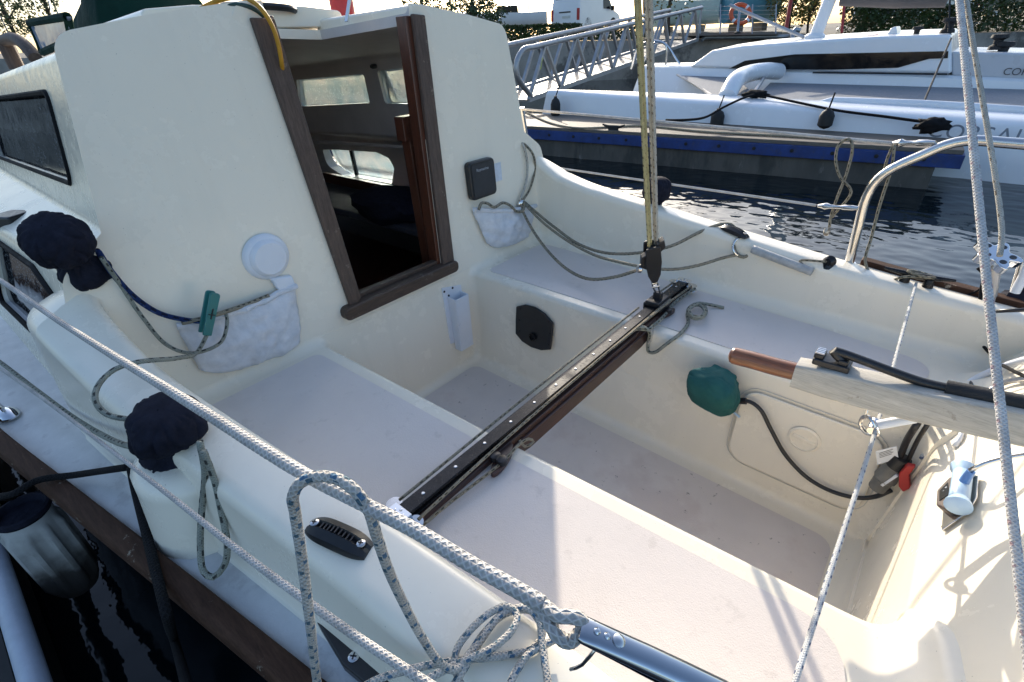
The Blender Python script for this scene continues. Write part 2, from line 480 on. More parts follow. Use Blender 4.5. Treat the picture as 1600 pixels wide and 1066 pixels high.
# side decks run the whole length
for s in (1, -1):
    mb = MB(); rr = []
    for k in range(90):
        x = -2.2+6.2*k/89
        ye = lin(x, YE); yi_ = (lin(x, YO)+.06) if x < .05 else max(0, min(ye-.02, 1.0+.04*x, ye-.06 if x < 2.6 else ye*.5))
        zz = ZD + .03*max(0, x)*.5
        rr.append([V((x, s*max(0, (yi_-.12)), zz+.004)), V((x, s*(yi_*.5+ye*.5), zz-.001)), V((x, s*ye, zz-.01))])
    mb.grid(rr); mb.build('side_deck', M['deck'], boat, angle=60)
    # coaming carried on to the stern and, as a rounded lobe, past the bulkhead
    mb = MB(); rr = []
    for x in (-1.89, -2.0, -2.2):
        yi, yo, zt = lin(x, YI), lin(x, YO), lin(x, ZT)
        q = fil([(yi, -.1), (yi, zt), ((yi+yo)/2, zt+.004), (yo, zt-.004), (yo+.022, ZD), (yo+.03, ZD-.04)], [0, .028, 0, .034, 0, 0])
        rr.append([V((x, s*p.x, p.y)) for p in q])
    mb.grid(rr); mb.build('coaming_end', M['gel'], boat, angle=60, wn=True)
    mb = MB(); rr = []
    for k in range(13):
        x = .265*math.sin(R(90*k/12))
        c = math.cos(R(90*k/12)); yi = .84; yo = .86+(lin(max(x, -.3), YO)-.86)*max(c, .02)**.8; zt = lin(0, ZT)-.03*(1-c); zr = .055*c**2
        q = fil([(.845, zt+zr), ((.868+yo)/2, zt+.004+zr*.45), (yo, zt-.004), (yo+.022*c+.004*(1-c), ZD), (yo+.03, ZD-.03)], [0, 0, .034+.02*(1-c), 0, 0])
        rr.append([V((x+KB*p.y*c, s*p.x, p.y)) for p in q])
    mb.grid(rr); mb.build('coaming_lobe', M['gel'], boat, angle=60, wn=True)
    # swollen pad under the winch
    mb = MB(); rr = []
    for k in range(11):
        t = k/10; z = .205-.175*t
        rad = .088+.012*t
        if k == 0: rad = .06
        row = []
        for a in range(24):
            th = 2*math.pi*a/24
            row.append(V((-.50+rad*1.15*math.cos(th), s*(.918+.01*t+rad*math.sin(th)), z+(.012 if k == 0 else 0.008 if k == 1 else 0))))
        rr.append(row)
    mb.grid(rr, closed=True); mb.f.append(list(range(24)))
    mb.build('winch_pad', M['gel'], boat, angle=60, wn=True)
    # rubbing strake and topsides
    mb = MB(); rr = []
    for k in range(100):
        x = -2.2+6.2*k/99; ye = lin(x, YE); zz = ZD+.03*max(0, x)*.5
        q = fil([(ye-.004, zz-.03), (ye-.004, zz+.012), (ye+.036, zz+.012), (ye+.036, zz-.036), (ye-.004, zz-.036)], [0, .006, .013, .01, 0], 3)
        rr.append([V((x, s*p.x, p.y)) for p in q])
    mb.grid(rr); mb.build('rubbing_strake', M['strake'], boat, angle=45)
    mb = MB(); rr = []
    for k in range(50):
        x = -2.2+6.2*k/49; ye = lin(x, YE); zz = ZD+.03*max(0, x)*.5
        rr.append([V((x*(1-.05*t), s*max(.0, (ye*(1-.16*t*t))), zz-.03-(.85*t))) for t in (0, .25, .5, .75, 1)])
    mb.grid(rr); mb.build('hull', M['hull'], boat, angle=60)

# aft wall of the well, sloping backrest and stern deck
mb = MB(); rr = []
for k in range(33):
    y = -.80+1.6*k/32
    x0 = xa(y, 0)
    x0 -= .005
    q = fil([(xa(y, -.45)-.005, -.46), (x0, -.012), (x0-.115, .185), (x0-.21, .20), (-2.2, .205), (-2.22, -.75)], [0, .07, .05, 0, .03, 0], 6)
    rr.append([V((p.x, y, p.y)) for p in q])
mb.grid(rr); mb.build('transom', M['gel'], boat, angle=60, wn=True)

# non-skid panels a hair above the moulding
def pad(name, pts, z, mat):
    mb = MB(); mb.add([V((p[0], p[1], z)) for p in pts], [list(range(len(pts)))])
    mb.add([V((p[0], p[1], z-.0035)) for p in pts]+[V((p[0], p[1], z)) for p in pts], [(i, (i+1) % len(pts), len(pts)+(i+1) % len(pts), len(pts)+i) for i in range(len(pts))])
    return mb.build(name, mat, boat, smooth=False)
for s in (1, -1):
    out = [(-.055, lin(-.055, WT)+.05), (-.82, lin(-.82, WT)+.05), (-1.56, lin(-1.56, WT)+.05), (-1.60, lin(-1.56, YI)-.09)]
    for x in (-1.3, -1.0, -.8, -.55, -.3, -.12): out.append((x, lin(x, YI)-.055))
    out.append((-.055, lin(-.055, YI)-.06))
    rad = [.03, 0, .09, .07]+[0]*6+[.03]
    out2 = fil(out[-1:]+out+out[:1], [0]+rad+[0], 5)[1:-1]
    pad('seat_nonskid', [(p[0], s*p[1]) for p in out2], .0028, M['pad'])
o2 = [(-.06, lin(0, WS)-.055), (-1.53, lin(-1.53, WS)-.055), (-1.53, -lin(-1.53, WS)+.055), (-.06, -lin(0, WS)+.055)]
o2 = fil(o2[-1:]+o2+o2[:1], [0, .04, .05, .05, .04, 0], 5)[1:-1]
pad('sole_nonskid', o2, ZS+.0028, M['sole'])

# ---- cabin: doghouse over a wider trunk, hollow, with real openings
TAP, ZDR = .02, .045
def cab_sec(x, ins=0., inner=False):
    dx = max(0, x); tp = TAP*dx; zd = ZDR*dx; wd = .04*min(dx, 1.9)-.16*max(0, dx-1.9)
    pts = [(0, .957-zd), (.30, .943-zd), (.52, .914-zd), (.700-tp, .883-zd), (.775-tp, .49-zd*.7), (.885+wd, .415-zd*.3), (1.02+wd, -.045), (0, -.045)]
    if inner:
        pts = [(0, .925-zd), (.30, .911-zd), (.52, .884-zd), (.667-tp, .852-zd), (.742-tp, .465-zd*.7), (.853+wd, .39-zd*.3), (.985+wd, -.36), (0, -.36)]
    rad = [0, 0, 0, .028, .03, .045, 0, 0] if not inner else [0, 0, 0, .03, .03, .03, 0, 0]
    q = fil(pts, rad, 5)
    return q
def cab_solid(xs, inner=False, rnd=0.):
    rr = []
    for (x, d) in xs:
        q = cab_sec(x, 0, inner)
        if d:
            qq = []
            c = V((0, .3))
            for j, p in enumerate(q):
                a = q[max(0, j-1)]; b = q[min(len(q)-1, j+1)]; t = b-a; nrm = V((t.y, -t.x))
                nrm = nrm.normalized() if nrm.length > 1e-9 else V((0, 0))
                if j == 0: nrm = V((0, -1))
                if j >= len(q)-2: nrm = V((0, 0)) if j == len(q)-1 else V((-1, 0))
                qq.append(p + nrm*d)
            q = qq
        full = [V((x+KB*p.y*max(0, 1-x/2.), -p.x, p.y)) for p in q[::-1]] + [V((x+KB*p.y*max(0, 1-x/2.), p.x, p.y)) for p in q[1:-1]]
        rr.append(full)
    mb = MB(); n = len(rr[0])
    mb.grid(rr, closed=True)
    mb.f.append(list(range(n))); mb.f.append([(len(rr)-1)*n+k for k in range(n)])
    return mb
def raw(mb, name):
    me = bpy.data.meshes.new(name); me.from_pydata([tuple(p) for p in mb.v], [], mb.f)
    bm = bmesh.new(); bm.from_mesh(me); bmesh.ops.remove_doubles(bm, verts=bm.verts, dist=1e-5); bmesh.ops.recalc_face_normals(bm, faces=bm.faces); bm.to_mesh(me); bm.free()
    o = bpy.data.objects.new(name, me); COL.objects.link(o); return o
rc = .026
xs = [(rc-rc*math.cos(R(90*k/5)), -(rc-rc*math.sin(R(90*k/5)))) for k in range(6)] + [(.3, 0), (.8, 0), (1.3, 0), (1.8, 0), (2.4, 0)]
outer = raw(cab_solid(xs), 'cabin')
inner_o = raw(cab_solid([(.038, 0), (.3, 0), (.8, 0), (1.3, 0), (1.8, 0), (2.34, 0)], True), 'cut')
cuts = [inner_o]
# companionway: washboard slot and the hatch opening in the roof
cuts.append(raw(MB().prism([V((-.2, .205, .088)), V((-.2, -.205, .088)), V((-.2, -.246, .94)), V((-.2, -.246, 1.2)), V((-.2, .246, 1.2)), V((-.2, .246, .94))], (.36, 0, 0)), 'cut'))
cuts.append(raw(MB().box((.27, 0, 1.0), (.66, .492, .4)), 'cut'))
def dog_side(px, py, sgn):
    n = V((sgn*TAP, 1, sgn*.19)); c = sgn*(.700+.19*.883); d = ray(px, py)
    return CAM + d*((c-CAM.dot(n))/d.dot(n))
def trunk_side(px, py, sgn=1, ins=0.):
    n = V((-.04*sgn, 1, sgn*.293)); c = sgn*(.885-ins+.293*.415); d = ray(px, py)
    return CAM + d*((c-CAM.dot(n))/d.dot(n))
def dogp(x, z, sgn=1, off=0.): return V((x, sgn*(.700-TAP*x+.19*(.883-z-ZDR*x*.9)+off), z))
def trkp(x, z, sgn=1, off=0.): return V((x, sgn*(.885+.04*x+.293*(.415-z)+off), z))
# window outlines in (x, z)
WIN = {}
WIN['dp'] = cfil([(.40, .79), (.385, .565), (2.15, .48), (2.15, .72)], [.035, .035, .04, .04])
WIN['da'] = cfil([(.50, .772), (.49, .612), (.855, .605), (.84, .754)], [.015]*4)
WIN['df'] = cfil([(.955, .742), (.98, .605), (1.69, .565), (1.60, .712)], [.015]*4)
tq = [trunk_side(*p) for p in ((52, 416), (97, 480), (101, 512), (84, 548))]
WIN['tp'] = cfil([(p.x, p.z) for p in tq]+[(1.0, tq[3].z-.015), (1.0, tq[0].z-.01)], [.03, .03, .02, .04, .04, .04])
tq = [trunk_side(*p, -1, .034) for p in ((514, 232), (592, 237), (612, 246), (622, 262), (620, 285), (546, 272), (524, 256))]
WIN['ts'] = cfil([(p.x, p.z) for p in tq], [.02, .04, .04, .03, .02, .05, .06])
def wpts(key, sgn, off):
    f = dogp if key[0] == 'd' else trkp
    return [f(p[0], p[1], sgn, off) for p in WIN[key]]
for key, sgn in (('dp', 1), ('da', -1), ('df', -1), ('tp', 1), ('ts', -1)):
    a = wpts(key, sgn, -.12); cuts.append(raw(MB().prism(a, V((0, sgn*.24, 0))), 'cut'))
for c in cuts:
    m = outer.modifiers.new('b', 'BOOLEAN'); m.operation = 'DIFFERENCE'; m.object = c; m.solver = 'EXACT'
bpy.context.view_layer.update()
dg = bpy.context.evaluated_depsgraph_get()
me = bpy.data.meshes.new_from_object(outer.evaluated_get(dg))
for c in cuts+[outer]: bpy.data.objects.remove(c, do_unlink=True)
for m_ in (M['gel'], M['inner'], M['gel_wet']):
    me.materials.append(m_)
bm = bmesh.new(); bm.from_mesh(me)
for f in bm.faces:
    c = f.calc_center_median(); n = f.normal
    x, y, z = c; ay = abs(y)
    # lining on everything that faces the saloon
    tp = TAP*max(0, x)
    inside = False
    if x-KB*z*max(0, 1-x/2.) > .03:
        if z > .49-.03*x: inside = (n.y*y < -.02*ay and ay < .70-tp+.19*(.883-z)-.012) or n.z < -.3
        else: inside = n.y*y < 0 or n.z < -.3 or n.z > .9 and z < -.2
        if n.x < -.7 and x > 1: inside = True
        if n.x > .7 and x < .2: inside = True
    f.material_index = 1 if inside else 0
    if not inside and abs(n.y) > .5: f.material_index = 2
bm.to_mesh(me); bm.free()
for p in me.polygons: p.use_smooth = True
me.set_sharp_from_angle(angle=R(40)); me.name = 'cabin'
me.transform(Matrix.Translation(-org(boat)))
cabin = bpy.data.objects.new('cabin', me); COL.objects.link(cabin); cabin.parent = boat; ORG['cabin'] = org(boat)
w = cabin.modifiers.new('wn', 'WEIGHTED_NORMAL'); w.keep_sharp = True; w.weight = 80

# lower bulkhead between the seats and behind the well, down to the sole, with the seat back behind each seat
mb = MB()
mb.prism([V((KB*-.46-.0005, -.95, -.46)), V((KB*-.46-.0005, .95, -.46)), V((KB*.0-.0005, .95, .02)), V((KB*.0-.0005, -.95, .02))], V((.03, 0, 0)))
mb.build('bulkhead_foot', M['gel'], boat, smooth=False)

# glazing
M['seal'] = pm('rubber_seal', (.008, .008, .009), .75, spec=.15)
gl = NT('tinted_glass'); gl.p.inputs['Base Color'].default_value = (.012, .014, .017, 1); gl.p.inputs['Roughness'].default_value = .04
co = gl.coord(); dv = gl.n('ShaderNodeTexVoronoi'); dv.inputs['Scale'].default_value = 110; gl.l(co, dv.inputs['Vector'])
gl.l(gl.bump(gl.math('ADD', gl.math('LESS_THAN', dv.outputs[0], .3), gl.noise(3, 3, .5, co)), 1., .004), gl.p.inputs['Normal'])
gl.l(gl.mix(gl.math('MULTIPLY', gl.math('LESS_THAN', dv.outputs[0], .26), gl.math('GREATER_THAN', gl.noise(5, 3, .6, co), .47)), (.012, .014, .017), (.34, .36, .38)), gl.p.inputs['Base Color'])  # rain droplets, painted pale to stand in for bright reflections on the panes
M['tint'] = gl.m
wg = NT('wet_glass'); wg.p.inputs['Base Color'].default_value = (.72, .86, .92, 1); wg.p.inputs['Roughness'].default_value = .35
wg.p.inputs['Transmission Weight'].default_value = .94; wg.p.inputs['IOR'].default_value = 1.12
co = wg.coord(); dv = wg.n('ShaderNodeTexVoronoi'); dv.inputs['Scale'].default_value = 60; wg.l(co, dv.inputs['Vector'])
wg.l(wg.bump(wg.math('ADD', wg.math('LESS_THAN', dv.outputs[0], .22), wg.noise(14, 4, .6, co)), .7, .006), wg.p.inputs['Normal'])
wg.l(wg.ramp(wg.noise(9, 4, .6, co), [(.35, (.5, .72, .82)), (.6, (.85, .95, .98))]), wg.p.inputs['Base Color'])
M['wet'] = wg.m
for key, sgn, mt in (('dp', 1, 'tint'), ('da', -1, 'wet'), ('df', -1, 'wet'), ('tp', 1, 'tint'), ('ts', -1, 'wet')):
    w = MB().prism(wpts(key, sgn, -.022), V((0, sgn*.005, 0))).build('window', M[mt], cabin, smooth=False)
    ring = wpts(key, sgn, .002); ring = ring+ring[:1]
    MB().tube(ring, .0075 if key in ('dp', 'tp') else .004, 6, caps=False).build('window_seal', M['seal'], w)
# mullion in the lower starboard window
MB().bar(trunk_side(552, 231, -1)+V((0, .02, 0)), trunk_side(563, 280, -1)+V((0, .02, 0)), .03, .012).build('window_mullion', M['blk'], cabin)

# companionway joinery
cw = MB().prism([Bp(388, 28, .001), Bp(425, 29, .001), Bp(561, 464, .001), Bp(547, 486, .001)], (-.016, 0, 0)).build('companionway_frame', M['teak'], cabin, bevel=.004)
MB().prism([Bp(640, 22, .001), Bp(659, 24, .001), Bp(706, 410, .001), Bp(689, 416, .001)], (-.018, 0, 0)).build('companionway_frame', M['teak'], cabin, bevel=.004)
MB().prism([V((.052, -.252, .937)), V((.052, -.225, .937)), V((.006, -.190, .09)), V((.006, -.213, .09))], (.05, 0, 0)).build('washboard_slot', M['mahog'], cabin, bevel=.003)
MB().prism([V((.052, .250, .937)), V((.052, .225, .937)), V((.006, .190, .09)), V((.006, .211, .09))], (.05, 0, 0)).build('washboard_slot', M['mahog'], cabin, bevel=.003)
sill = [V((0, p[0], p[1])) for p in rrect(.545, .048, .02)]
MB().prism([V((KB*.072-.034, 0, .068))+p for p in sill], (.075, 0, 0)).build('companionway_sill', M['teakx'], cabin, bevel=.006, seg=3)
MB().box((.025, 0, .099), (.03, .40, .014)).build('sill_rail', M['teakx'], cabin, bevel=.003)
# hatch and its runners
hat = MB()
q = fil([(-.36, .93), (-.36, .985), (-.2, .998), (.2, .998), (.36, .985), (.36, .93)], [0, .02, 0, 0, .02, 0])
hat.prism([V((.60, p.x, p.y)) for p in q], (.9, 0, -.03))
hatch = hat.build('sliding_hatch', M['gel'], boat, bevel=.006)
MB().tube(cr([Xp(460, 16, .597), Xp(452, 13, .575), Xp(400, 9, .575), Xp(352, 10, .575), Xp(346, 13, .597)], .02), .012, 8).build('hatch_grab_rail', M['blk'], hatch)
for s in (-1, 1):
    rr = fil([(.255, .91), (.255, .968), (.315, .968), (.345, .93)], [0, .012, .02, 0])
    MB().prism([V((.052, s*p.x, p.y)) for p in rr], (.58, 0, -.012)).build('hatch_runner', M['gel'], boat, bevel=.004)

# saloon seen through the companionway
lin_m = M['inner']
MB().box((1.2, -.70, .06), (2.2, .5, .04)).build('saloon_berth', pm('berth_cloth', (.05, .05, .06), .9, var=(20, .2)), cabin, bevel=.015)
MB().box((1.2, 0, -.36), (2.2, 1.9, .03)).build('saloon_floor', M['mahog'], cabin)
MB().prism([V((.13, -.215, .63)), V((.13, -.34, .63)), V((.13, -.34, .585)), V((.13, -.345, 0)), V((.13, -.25, 0)), V((.13, -.235, .545)), V((.13, -.215, .545))], (.05, 0, 0)).build('galley_post', M['mahog'], cabin, bevel=.004)
MB().prism([V((.5, -.80, .40)), V((2.2, -.80, .33)), V((2.2, -.72, .345)), V((.5, -.72, .415))], V((0, 0, -.018))).build('cabin_shelf', M['inner'], cabin, bevel=.006)
mb = MB(); mb.box((.95, -.80, .07), (1.7, .03, .14)); mb.build('berth_front', M['mahog'], cabin)
mb = MB(); lump(mb, (.75, -.55, .14), (.28, .16, .09), 4, .2, sub=3); mb.build('cushion', M['fabric'], cabin)
mb = MB(); mb.bar(dogp(.83, .86, -1, -.04), trkp(.86, .40, -1, -.06), .05, .012); mb.build('cabin_rib', M['inner'], cabin, bevel=.004)
MB().lathe([(.0, 0), (.011, 0), (.011, .022), (.006, .03)], dogp(.83, .775, -1, -.045), (0, 1, 0), 12).build('cabin_hook', M['blk'], cabin)
# wooden grab rail on the coachroof
hr = MB()
pts = [V((1.52, .5, .875)), V((1.56, .5, .905)), V((1.64, .5, .935)), V((1.78, .5, .952)), V((2.1, .5, .945)), V((2.4, .5, .93))]
hr.tube(cr(pts, .03), .024, 10); hr.cyl(V((1.98, .5, .94)), V((1.98, .5, .84)), .03, 10)
hr.build('grab_rail', M['teak'], cabin)
# ------------------------------------------------------------------ deck gear that belongs to the boat
def coam_top(x, s=1, w=.5): return V((x, s*(lin(x, YI)*(1-w)+lin(x, YO)*w), lin(x, ZT)+.005))
def screw(mb, c, n, r=.006):
    n = V(n).normalized(); mb.lathe([(r, 0), (r, .0015), (r*.7, .0025)], c, n, 12)
    x = n.orthogonal().normalized()
# --- traveller: track on a wooden beam that bridges the well
XT = -.82
tr_root = MB()
hw = .021
prof = [(XT-hw-.004, .0035), (XT-hw-.004, .021), (XT+hw, .021), (XT+hw, .0035)]
tr_root.prism([V((p[0], -.69, p[1])) for p in prof], (0, 1.385, 0))
tr = tr_root.build('traveller', M['beam'], boat, bevel=.003)
mb = MB()
q = cfil([(-.365, .0045), (.365, .0045), (.345, -.036), (.30, -.044), (-.30, -.044), (-.345, -.036)], [0, 0, .01, .01, .01, .01])
mb.prism([V((XT-hw-.012, p[0], p[1])) for p in q], (.036, 0, 0)); mb.build('bridge_beam', M['beam'], tr, bevel=.004)
mb = MB()
tq_ = [(-.016, .021), (-.016, .027), (-.007, .029), (-.007, .037), (-.017, .039), (-.017, .047), (.017, .047), (.017, .039), (.007, .037), (.007, .029), (.016, .027), (.016, .021)]
mb.prism([V((XT+p[0]+.002, -.672, p[1])) for p in tq_], (0, 1.345, 0)); trk = mb.build('track', M['blk_al'], tr, bevel=.001)
for k in range(14):
    mb = MB(); screw(mb, V((XT+.002, -.62+1.24*k/13, .0465)), (0, 0, 1), .0042); mb.build('track_screw', M['steel'], trk)
for s in (1, -1):
    mb = MB(); y0 = s*.672
    mb.box((XT+.002, y0+s*.014, .035), (.05, .03, .03))
    for k in range(5):
        a = k*2.4; mb.lathe([(.0035, 0), (.0035, .002)], V((XT+.002+.012*math.cos(a), y0+s*.014+.008*math.sin(a), .05)), (0, 0, 1), 8)
    e = mb.build('end_stop', M['chrome'], tr, bevel=.004, seg=3)
    MB().lathe([(.004, -.008), (.019, -.008), (.015, -.003), (.015, .003), (.019, .008), (.004, .008)], (XT-.035, y0+s*.004, .03), (0, .15, 1), 20).build('control_sheave', M['steel'], tr)
    MB().lathe([(.004, -.008), (.017, -.008), (.013, -.003), (.013, .003), (.017, .008), (.004, .008)], (XT+.034, y0+s*.0, .034), (0, 0, 1), 20).build('control_sheave', M['steel'], tr)
# car with its towing eye
car = MB(); yc = -.463
car.box((XT+.002, yc, .055), (.052, .085, .018)); car.box((XT-.026, yc, .043), (.009, .085, .026)); car.box((XT+.03, yc, .043), (.009, .085, .026))
car.box((XT+.002, yc, .072), (.03, .02, .03))
car.build('traveller_car', M['blk'], tr, bevel=.004, seg=3)
# cam cleats on the seats
for (c, s) in ((Zp(785, 722, .006), 1), (Zp(1037, 494, .006), -1)):
    q = [(.055*math.cos(a)*(1 if abs(math.cos(a)) < .9 else 1), .02*math.sin(a)) for a in [2*math.pi*k/20 for k in range(20)]]
    mb = MB(); mb.prism([c+V((p[1]*.8-p[0]*.25, s*p[0]*.95, 0)) for p in q], (0, 0, .014)); cl = mb.build('cam_cleat', M['beam'], boat, bevel=.005, seg=3)
    mb = MB()
    for k in (-1, 1): MB().lathe([(.004, .012), (.013, .013), (.013, .026), (.006, .028)], c+V((k*.010, s*.012, 0)), (0, 0, 1), 14).build('cam', M['blk'], cl)
# deck plates at the bridge ends
MB().box((XT-.045, -.335, -.012), (.004, .03, .05)).build('beam_bracket', M['steel'], tr, bevel=.001)

# --- bulkhead fittings
def bh(y, z, off=0.): return V((KB*z-off, y, z))
mb = MB(); q = rrect(.152, .148, .02); c = bh(-.476, .372)
mb.prism([bh(-.476+p[0], .372+p[1], .001) for p in q], (-.030, 0, 0)); ins = mb.build('instrument_display', M['blk'], boat, bevel=.006, seg=3)
q = rrect(.128, .124, .008)
MB().prism([bh(-.476+p[0], .372+p[1], .0315) for p in q], (-.0015, 0, 0)).build('display_cover', pm('dark_cover', (.02, .022, .028), .45, var=(20, .2)), ins, bevel=.0005)
def text(name, s, size, pos, xd, yd, mat, parent, depth=.0004, align='CENTER', font_sc=1.):
    cu = bpy.data.curves.new(name, 'FONT'); cu.body = s; cu.size = size; cu.extrude = depth; cu.align_x = align; cu.align_y = 'CENTER'; cu.space_character = font_sc
    o = bpy.data.objects.new(name, cu); COL.objects.link(o)
    xd = V(xd).normalized(); z = xd.cross(V(yd)).normalized(); yv = z.cross(xd)
    bpy.context.view_layer.update()
    me = bpy.data.meshes.new_from_object(o.evaluated_get(bpy.context.evaluated_depsgraph_get()))
    bpy.data.objects.remove(o, do_unlink=True)
    me.name = name
    me.transform(Matrix(((xd.x, yv.x, z.x, pos[0]), (xd.y, yv.y, z.y, pos[1]), (xd.z, yv.z, z.z, pos[2]), (0, 0, 0, 1))))
    me.transform(Matrix.Translation(-org(parent)))
    me.materials.clear(); me.materials.append(mat)
    ob = bpy.data.objects.new(name, me); COL.objects.link(ob); ob.parent = parent; return ob
text('maker_lettering', 'Raymarine', .017, bh(-.474, .412, .0335), (0, -1, 0), (0, 0, 1), pm('grey_print', (.35, .36, .38), .5), ins)
MB().prism([bh(-.566, .41, .001), bh(-.622, .41, .001), bh(-.622, .335, .001), bh(-.566, .335, .001)], (-.0006, 0, 0)).build('paper_sticker', pm('sticker', (.62, .66, .72), .5, var=(60, .1)), boat, smooth=False)
# white round vent with a hook stem
vent = MB(); c = bh(.452, .335, 0)
vent.lathe([(.069, .0), (.069, .006), (.062, .016), (.056, .018), (.052, .028), (.046, .033), (.0, .034)], c, (-1, 0, 0), 36)
v_ = vent.build('round_vent', M['wplas'], boat)
MB().prism([bh(.452+a, b, .001) for a, b in ((.016, .275), (-.05, .262), (-.052, .222), (.004, .232))], (-.022, 0, 0)).build('vent_stem', M['wplas'], v_, bevel=.006, seg=3)
# winch-handle pocket
mb = MB(); A, B_, Cc, D_ = Bp(689, 450), Bp(719, 445), Bp(731, 529), Bp(703, 537)
mb.prism([A, B_, Cc, D_], (-.006, 0, 0)); hp = mb.build('handle_pocket', M['wplas'], boat, bevel=.002)
mb = MB(); y0, y1, zt, zb = -.205, -.283, -.055, -.305
for (ya, yb) in ((y0, y0-.006), (y1, y1+.006)):
    mb.prism([V((KB*zt-.006, ya, zt)), V((KB*zt-.055, ya, zt-.004)), V((KB*zb-.042, ya, zb)), V((KB*zb-.006, ya, zb))], (0, yb-ya, 0))
mb.prism([V((KB*zt-.050, y0-.006, zt-.004)), V((KB*zt-.050, y1+.006, zt-.004)), V((KB*zb-.037, y1+.006, zb)), V((KB*zb-.037, y0-.006, zb))], (-.006, 0, 0))
mb.box((KB*zb-.024, (y0+y1)/2, zb), (.04, y0-y1, .008)); mb.build('pocket_box', M['wplas'], hp, bevel=.002)
for (px, py) in ((694, 456), (707, 450), (701, 462)): MB().lathe([(.005, 0), (.005, .002), (.003, .003)], Bp(px, py, .006), (-1, 0, 0), 12).build('screw', M['blk'], hp)
# white mesh bags
bagm = NT('bag_mesh'); co = bagm.coord()
bagm.l(bagm.ramp(bagm.noise(30, 5, .6, co), [(.3, (.64, .65, .68)), (.7, (.82, .82, .84))]), bagm.p.inputs['Base Color']); bagm.p.inputs['Roughness'].default_value = .7
bagm.l(bagm.bump(bagm.noise(26, 4, .55, co), .6, .008, bagm.bump(bagm.noise(420, 2, .6, co), .3, .0006)), bagm.p.inputs['Normal'])
bagm.p.inputs['Alpha'].default_value = .86
M['bag'] = bagm.m
def bag(name, tl, tr_, bl, br, bulge, seed, label):
    t0, t1, b0, b1 = [Bp(*p) for p in (tl, tr_, bl, br)]
    rr = []; nu, nv = 30, 20
    for j in range(nv+1):
        v = j/nv; row = []
        for i in range(nu+1):
            u = i/nu
            p = (t0*(1-u)+t1*u)*(1-v)+(b0*(1-u)+b1*u)*v
            corner = max(0, v-.62)/.38
            p.z += .035*corner*corner*(abs(2*u-1)**4)
            sag = .010*math.sin(math.pi*u)*(1-v)
            h = bulge*(math.sin(math.pi*u)**.6 if 0 < u < 1 else 0)*(.35+.65*math.sin(math.pi*min(1, v*.9+.1))**.8 if v < 1 else 0)
            h += .020*(.4-abs(noise.noise(V((u*4+seed, v*3+u*2, seed)))))+.013*(.35-abs(noise.noise(V((u*8+seed, v*6-u*4, 3)))))+.006*(.3-abs(noise.noise(V((u*17+seed, v*12+u*5, 8)))))
            p.z -= sag
            row.append(V((KB*p.z-.003-max(0, h), p.y, p.z)))
        rr.append(row)
    mb = MB(); mb.grid(rr); o = mb.build(name, M['bag'], boat, angle=180)
    m = o.modifiers.new('s', 'SOLIDIFY'); m.thickness = .002
    hem = [rr[0][i]+V((-.004, 0, .004)) for i in range(nu+1)]
    MB().tube(hem, .0095, 8).build('bag_hem', M['bag'], o)
    return o
bag('mesh_bag', (273, 508), (458, 446), (318, 592), (470, 545), .036, 2, '')
bag('mesh_bag', (735, 328), (832, 322), (762, 392), (826, 372), .042, 7, '')

# --- starboard riser: engine panel, locker lid
def riser(x, z, off=0.): return V((x, -(lin(x, WT)+(lin(x, WS)-lin(x, WT))*(-z/.42))+off, z))
def rpx(px, py, off=0.):
    p = Yp(px, py, -.34)
    for _ in range(4): p = Yp(px, py, riser(p.x, p.z, off).y)
    return p
q = cfil([(lambda w: (w.x, w.z))(rpx(*p)) for p in ((809, 478), (822, 475), (838, 479), (853, 489), (866, 504), (865, 524), (862, 545), (848, 546), (832, 541), (818, 532), (808, 520), (808, 500))], [.004]*12)
ep = MB().prism([riser(p.x, p.y, .002) for p in q], (0, .010, 0)).build('engine_panel', M['blk'], boat, bevel=.003)
c = rpx(836, 524)
MB().lathe([(.017, 0), (.017, .010), (.012, .011), (.012, .004), (.006, .004)], c+V((0, .012, 0)), (0, 1, 0), 20).build('key_barrel', M['blk_al'], ep)
MB().bar(rpx(837, 503, .012)+V((0, 0, .012)), rpx(837, 503, .012)-V((0, 0, .014)), .003, .006).build('warning_strip', M['steel'], ep)
for p in ((813, 483), (811, 500), (812, 517), (858, 503), (859, 522), (857, 539)):
    mb = MB(); screw(mb, rpx(*p, .012), (0, 1, 0), .004); mb.build('screw', M['blk_al'], ep)
xs0, xs1 = -1.185, -1.555
q = rrect(abs(xs1-xs0), .262, .055)
ll = MB()
ll.prism([riser((xs0+xs1)/2+p[0], -.205+p[1], .0005) for p in q], (0, .008, 0)); lk = ll.build('locker_lid', M['gel'], boat, bevel=.006, seg=3)
q2 = rrect(abs(xs1-xs0)+.02, .282, .065)
ring = [riser((xs0+xs1)/2+p[0], -.205+p[1], .001) for p in q2]
MB().tube(ring+ring[:1], .0014, 6, caps=False).build('lid_seal', pm('seal', (.62, .59, .52), .6), lk)
c = riser(-1.375, -.165, .0085)
MB().lathe([(.042, 0), (.042, .003), (.036, .006), (.034, .003), (.0, .003)], c, (0, 1, 0), 32).build('twist_latch', M['gel'], lk)
MB().bar(c+V((.03, .004, .006)), c+V((-.03, .004, -.004)), .006, .012).build('latch_grip', M['gel'], lk, bevel=.003)
# drain
MB().lathe([(.024, 0), (.024, .002), (.017, .003), (.015, -.004)], (xa(.2, -.37)-.001, -.215, -.375), (1, 0, 0), 20).build('drain', M['gel'], boat)

